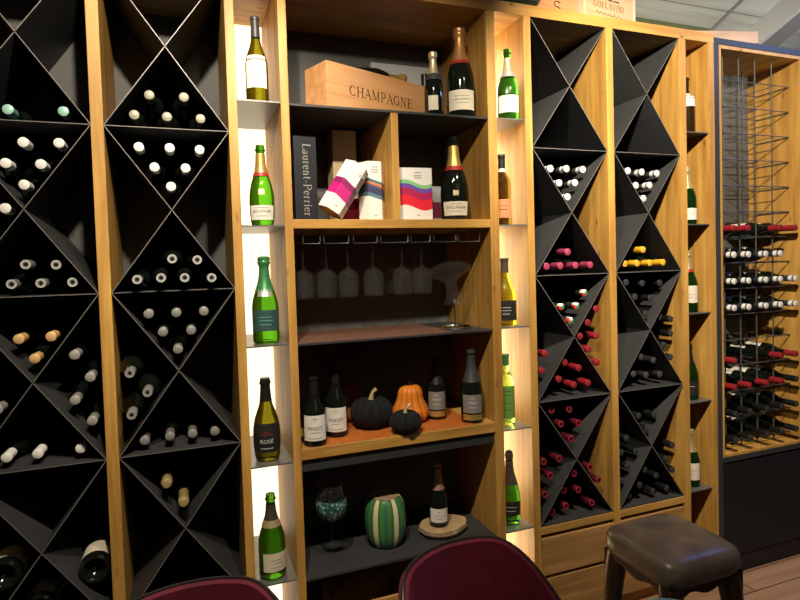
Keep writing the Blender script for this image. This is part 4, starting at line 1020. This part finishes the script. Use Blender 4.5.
# ------------------------------------------------------------------ leather stool with carved legs
sx0, sx1, sy0, sy1 = 1.385, 1.722, -.618, -.290
SZ = .072
st = thing('stool', 'brown leather topped stool with dark carved cabriole legs', 'stool', ((sx0 + sx1) / 2, (sy0 + sy1) / 2, FZ), (0, 0, 0))
hx_, hy_ = (sx1 - sx0) / 2, (sy1 - sy0) / 2
mb = MB(); n = 48; vs = []; rings = [(.392, .955), (.400, .985), (.425, 1.01), (.450, 1.005), (.466, .965), (.478, .87), (.486, .70), (.4915, .45), (.4938, .18)]
def sup(a, e=.34):
    c, s = math.cos(a), math.sin(a)
    return (math.copysign(abs(c) ** e, c), math.copysign(abs(s) ** e, s))
for z, k in rings:
    for i in range(n):
        c, s = sup(2 * PI * i / n, .34 + .5 * (1 - k))
        vs.append((c * hx_ * k, s * hy_ * k, z + SZ - FZ))
vs.append((0, 0,   .4945 + SZ - FZ)); q = len(vs) - 1
fs = [(k * n + i, k * n + (i + 1) % n, (k + 1) * n + (i + 1) % n, (k + 1) * n + i) for k in range(len(rings) - 1) for i in range(n)]
fs += [((len(rings) - 1) * n + i, (len(rings) - 1) * n + (i + 1) % n, q) for i in range(n)] + [tuple(range(n))[::-1]]
mb.add(vs, fs, 0, True); mb.build('cushion', M['leather'], st)
# scalloped apron
mb = MB()
for (ax, ay), (bx_, by) in (((-1, -1), (1, -1)), ((1, -1), (1, 1)), ((1, 1), (-1, 1)), ((-1, 1), (-1, -1))):
    vs = []; m = 16
    A = Vector((ax * (hx_ - .012), ay * (hy_ - .012))); B = Vector((bx_ * (hx_ - .012), by * (hy_ - .012))); d = (B - A).normalized(); nn = Vector((d.y, -d.x))
    for i in range(m + 1):
        u = i / m; p = A + (B - A) * u; lowz = .368 - .030 * (2 * u - 1) ** 2 - .012 * math.cos(4 * PI * u)
        for off in (0, -.018):
            w = p + nn * off; vs += [(w.x, w.y, lowz + SZ - FZ), (w.x, w.y, .394 + SZ - FZ)]
    fs = []
    for i in range(m):
        a, b = i * 4, (i + 1) * 4
        fs += [(a, b, b + 1, a + 1), (a + 2, a + 3, b + 3, b + 2), (a, a + 2, b + 2, b), (a + 1, b + 1, b + 3, a + 3)]
    mb.add(vs, fs)
mb.build('apron', M['darkwood'], st)
for sx, sy in ((-1, -1), (1, -1), (1, 1), (-1, 1)):
    mb = MB(); pts = []; rad = []
    for i in range(15):
        u = i / 14; z = .396 + SZ - u * (.408 + SZ - FZ - .012)
        bow = .020 * math.sin(u * PI * 1.15) * (1 - u * .4) - .022 * math.sin(u * PI) * (u > .5) * (u - .5) * 2 + .016 * max(0, u - .85) / .15
        dlt = hx_ - .048, hy_ - .048
        pts.append((sx * (dlt[0] + bow), sy * (dlt[1] + bow), z - FZ))
        rad.append((.026 * (1 - u) ** .8 + .0135) + (.006 * max(0, u - .8) / .2))
    mb.tube(pts, rad, 10); mb.build('leg', M['darkwood'], st)
# blue grey pouf at the lower edge
pf = thing('pouf', 'blue-grey cloth pouf top just showing at the bottom edge before the stool', 'pouf', (1.245, -.785, FZ))
mb = MB(); mb.lathe([(0, 0), (0, .13), (.02, .15), (.42, .16), (.47, .158), (.505, .150), (.522, .132), (.528, 0)], 40, cap=False); mb.build('cushion', M['teal'], pf)
mb = MB(); mb.lathe([(.300, .1575), (.305, .1605), (.310, .1595)], 40, cap=False); mb.build('seam', M['piping'], pf)

# ------------------------------------------------------------------ light
def spot(name, loc, target, watts, angle, blend=.5, col=(1, .86, .66), soft=.03):
    l = bpy.data.lights.new(name, 'SPOT'); l.energy = watts; l.spot_size = math.radians(angle); l.spot_blend = blend; l.color = col; l.shadow_soft_size = soft
    o = bpy.data.objects.new(name, l); COL.objects.link(o); o.location = loc
    o.rotation_euler = (Vector(target) - Vector(loc)).to_track_quat('-Z', 'Y').to_euler(); return o
def area(name, loc, target, watts, sx, sy, col):
    l = bpy.data.lights.new(name, 'AREA'); l.shape = 'RECTANGLE'; l.size = sx; l.size_y = sy; l.energy = watts; l.color = col
    o = bpy.data.objects.new(name, l); COL.objects.link(o); o.location = loc
    o.rotation_euler = (Vector(target) - Vector(loc)).to_track_quat('-Z', 'Y').to_euler(); return o
spot('ceiling_spotlight', (.02, -1.1, 2.72), (-.35, .1, 1.5), 130, 100)
spot('ceiling_spotlight', (.35, -1.1, 2.72), (.80, .1, 1.2), 75, 90)
spot('ceiling_spotlight', (1.15, -1.1, 2.72), (2.15, .1, 1.75), 290, 86, .8)
area('fill_light', (1.2, -3.2, 2.9), (1.2, -1.2, .5), 2.5, 1.6, .8, (1, .84, .66))  # weak soft fill added behind the camera, not a lamp of the room
area('skylight', (3.9, -.75, 3.12), (2.2, -.4, 1.4), 12, .26, .14, (.18, .36, 1.))
spot('ceiling_fill', (2.9, -1.2, 2.40), (2.95, .15, 2.92), 62, 84, 1., (1, .95, .85))  # added wash that brightens the ceiling boards, no fixture stands here
w = bpy.data.worlds.new('world'); scene.world = w; w.use_nodes = True
w.node_tree.nodes['Background'].inputs[0].default_value = (.9, .88, .85, 1); w.node_tree.nodes['Background'].inputs[1].default_value = .0
scene.view_settings.view_transform = 'Standard'; scene.view_settings.look = 'None'
scene.view_settings.gamma = 1; scene.view_settings.exposure = 0; scene.view_settings.use_curve_mapping = False
scene.cycles.use_denoising = True
scene.cycles.max_bounces = 12; scene.cycles.transparent_max_bounces = 24; scene.cycles.transmission_bounces = 8; scene.cycles.glossy_bounces = 3; scene.cycles.diffuse_bounces = 4
scene.cycles.caustics_reflective = False; scene.cycles.caustics_refractive = False
scene.cycles.sample_clamp_indirect = 4
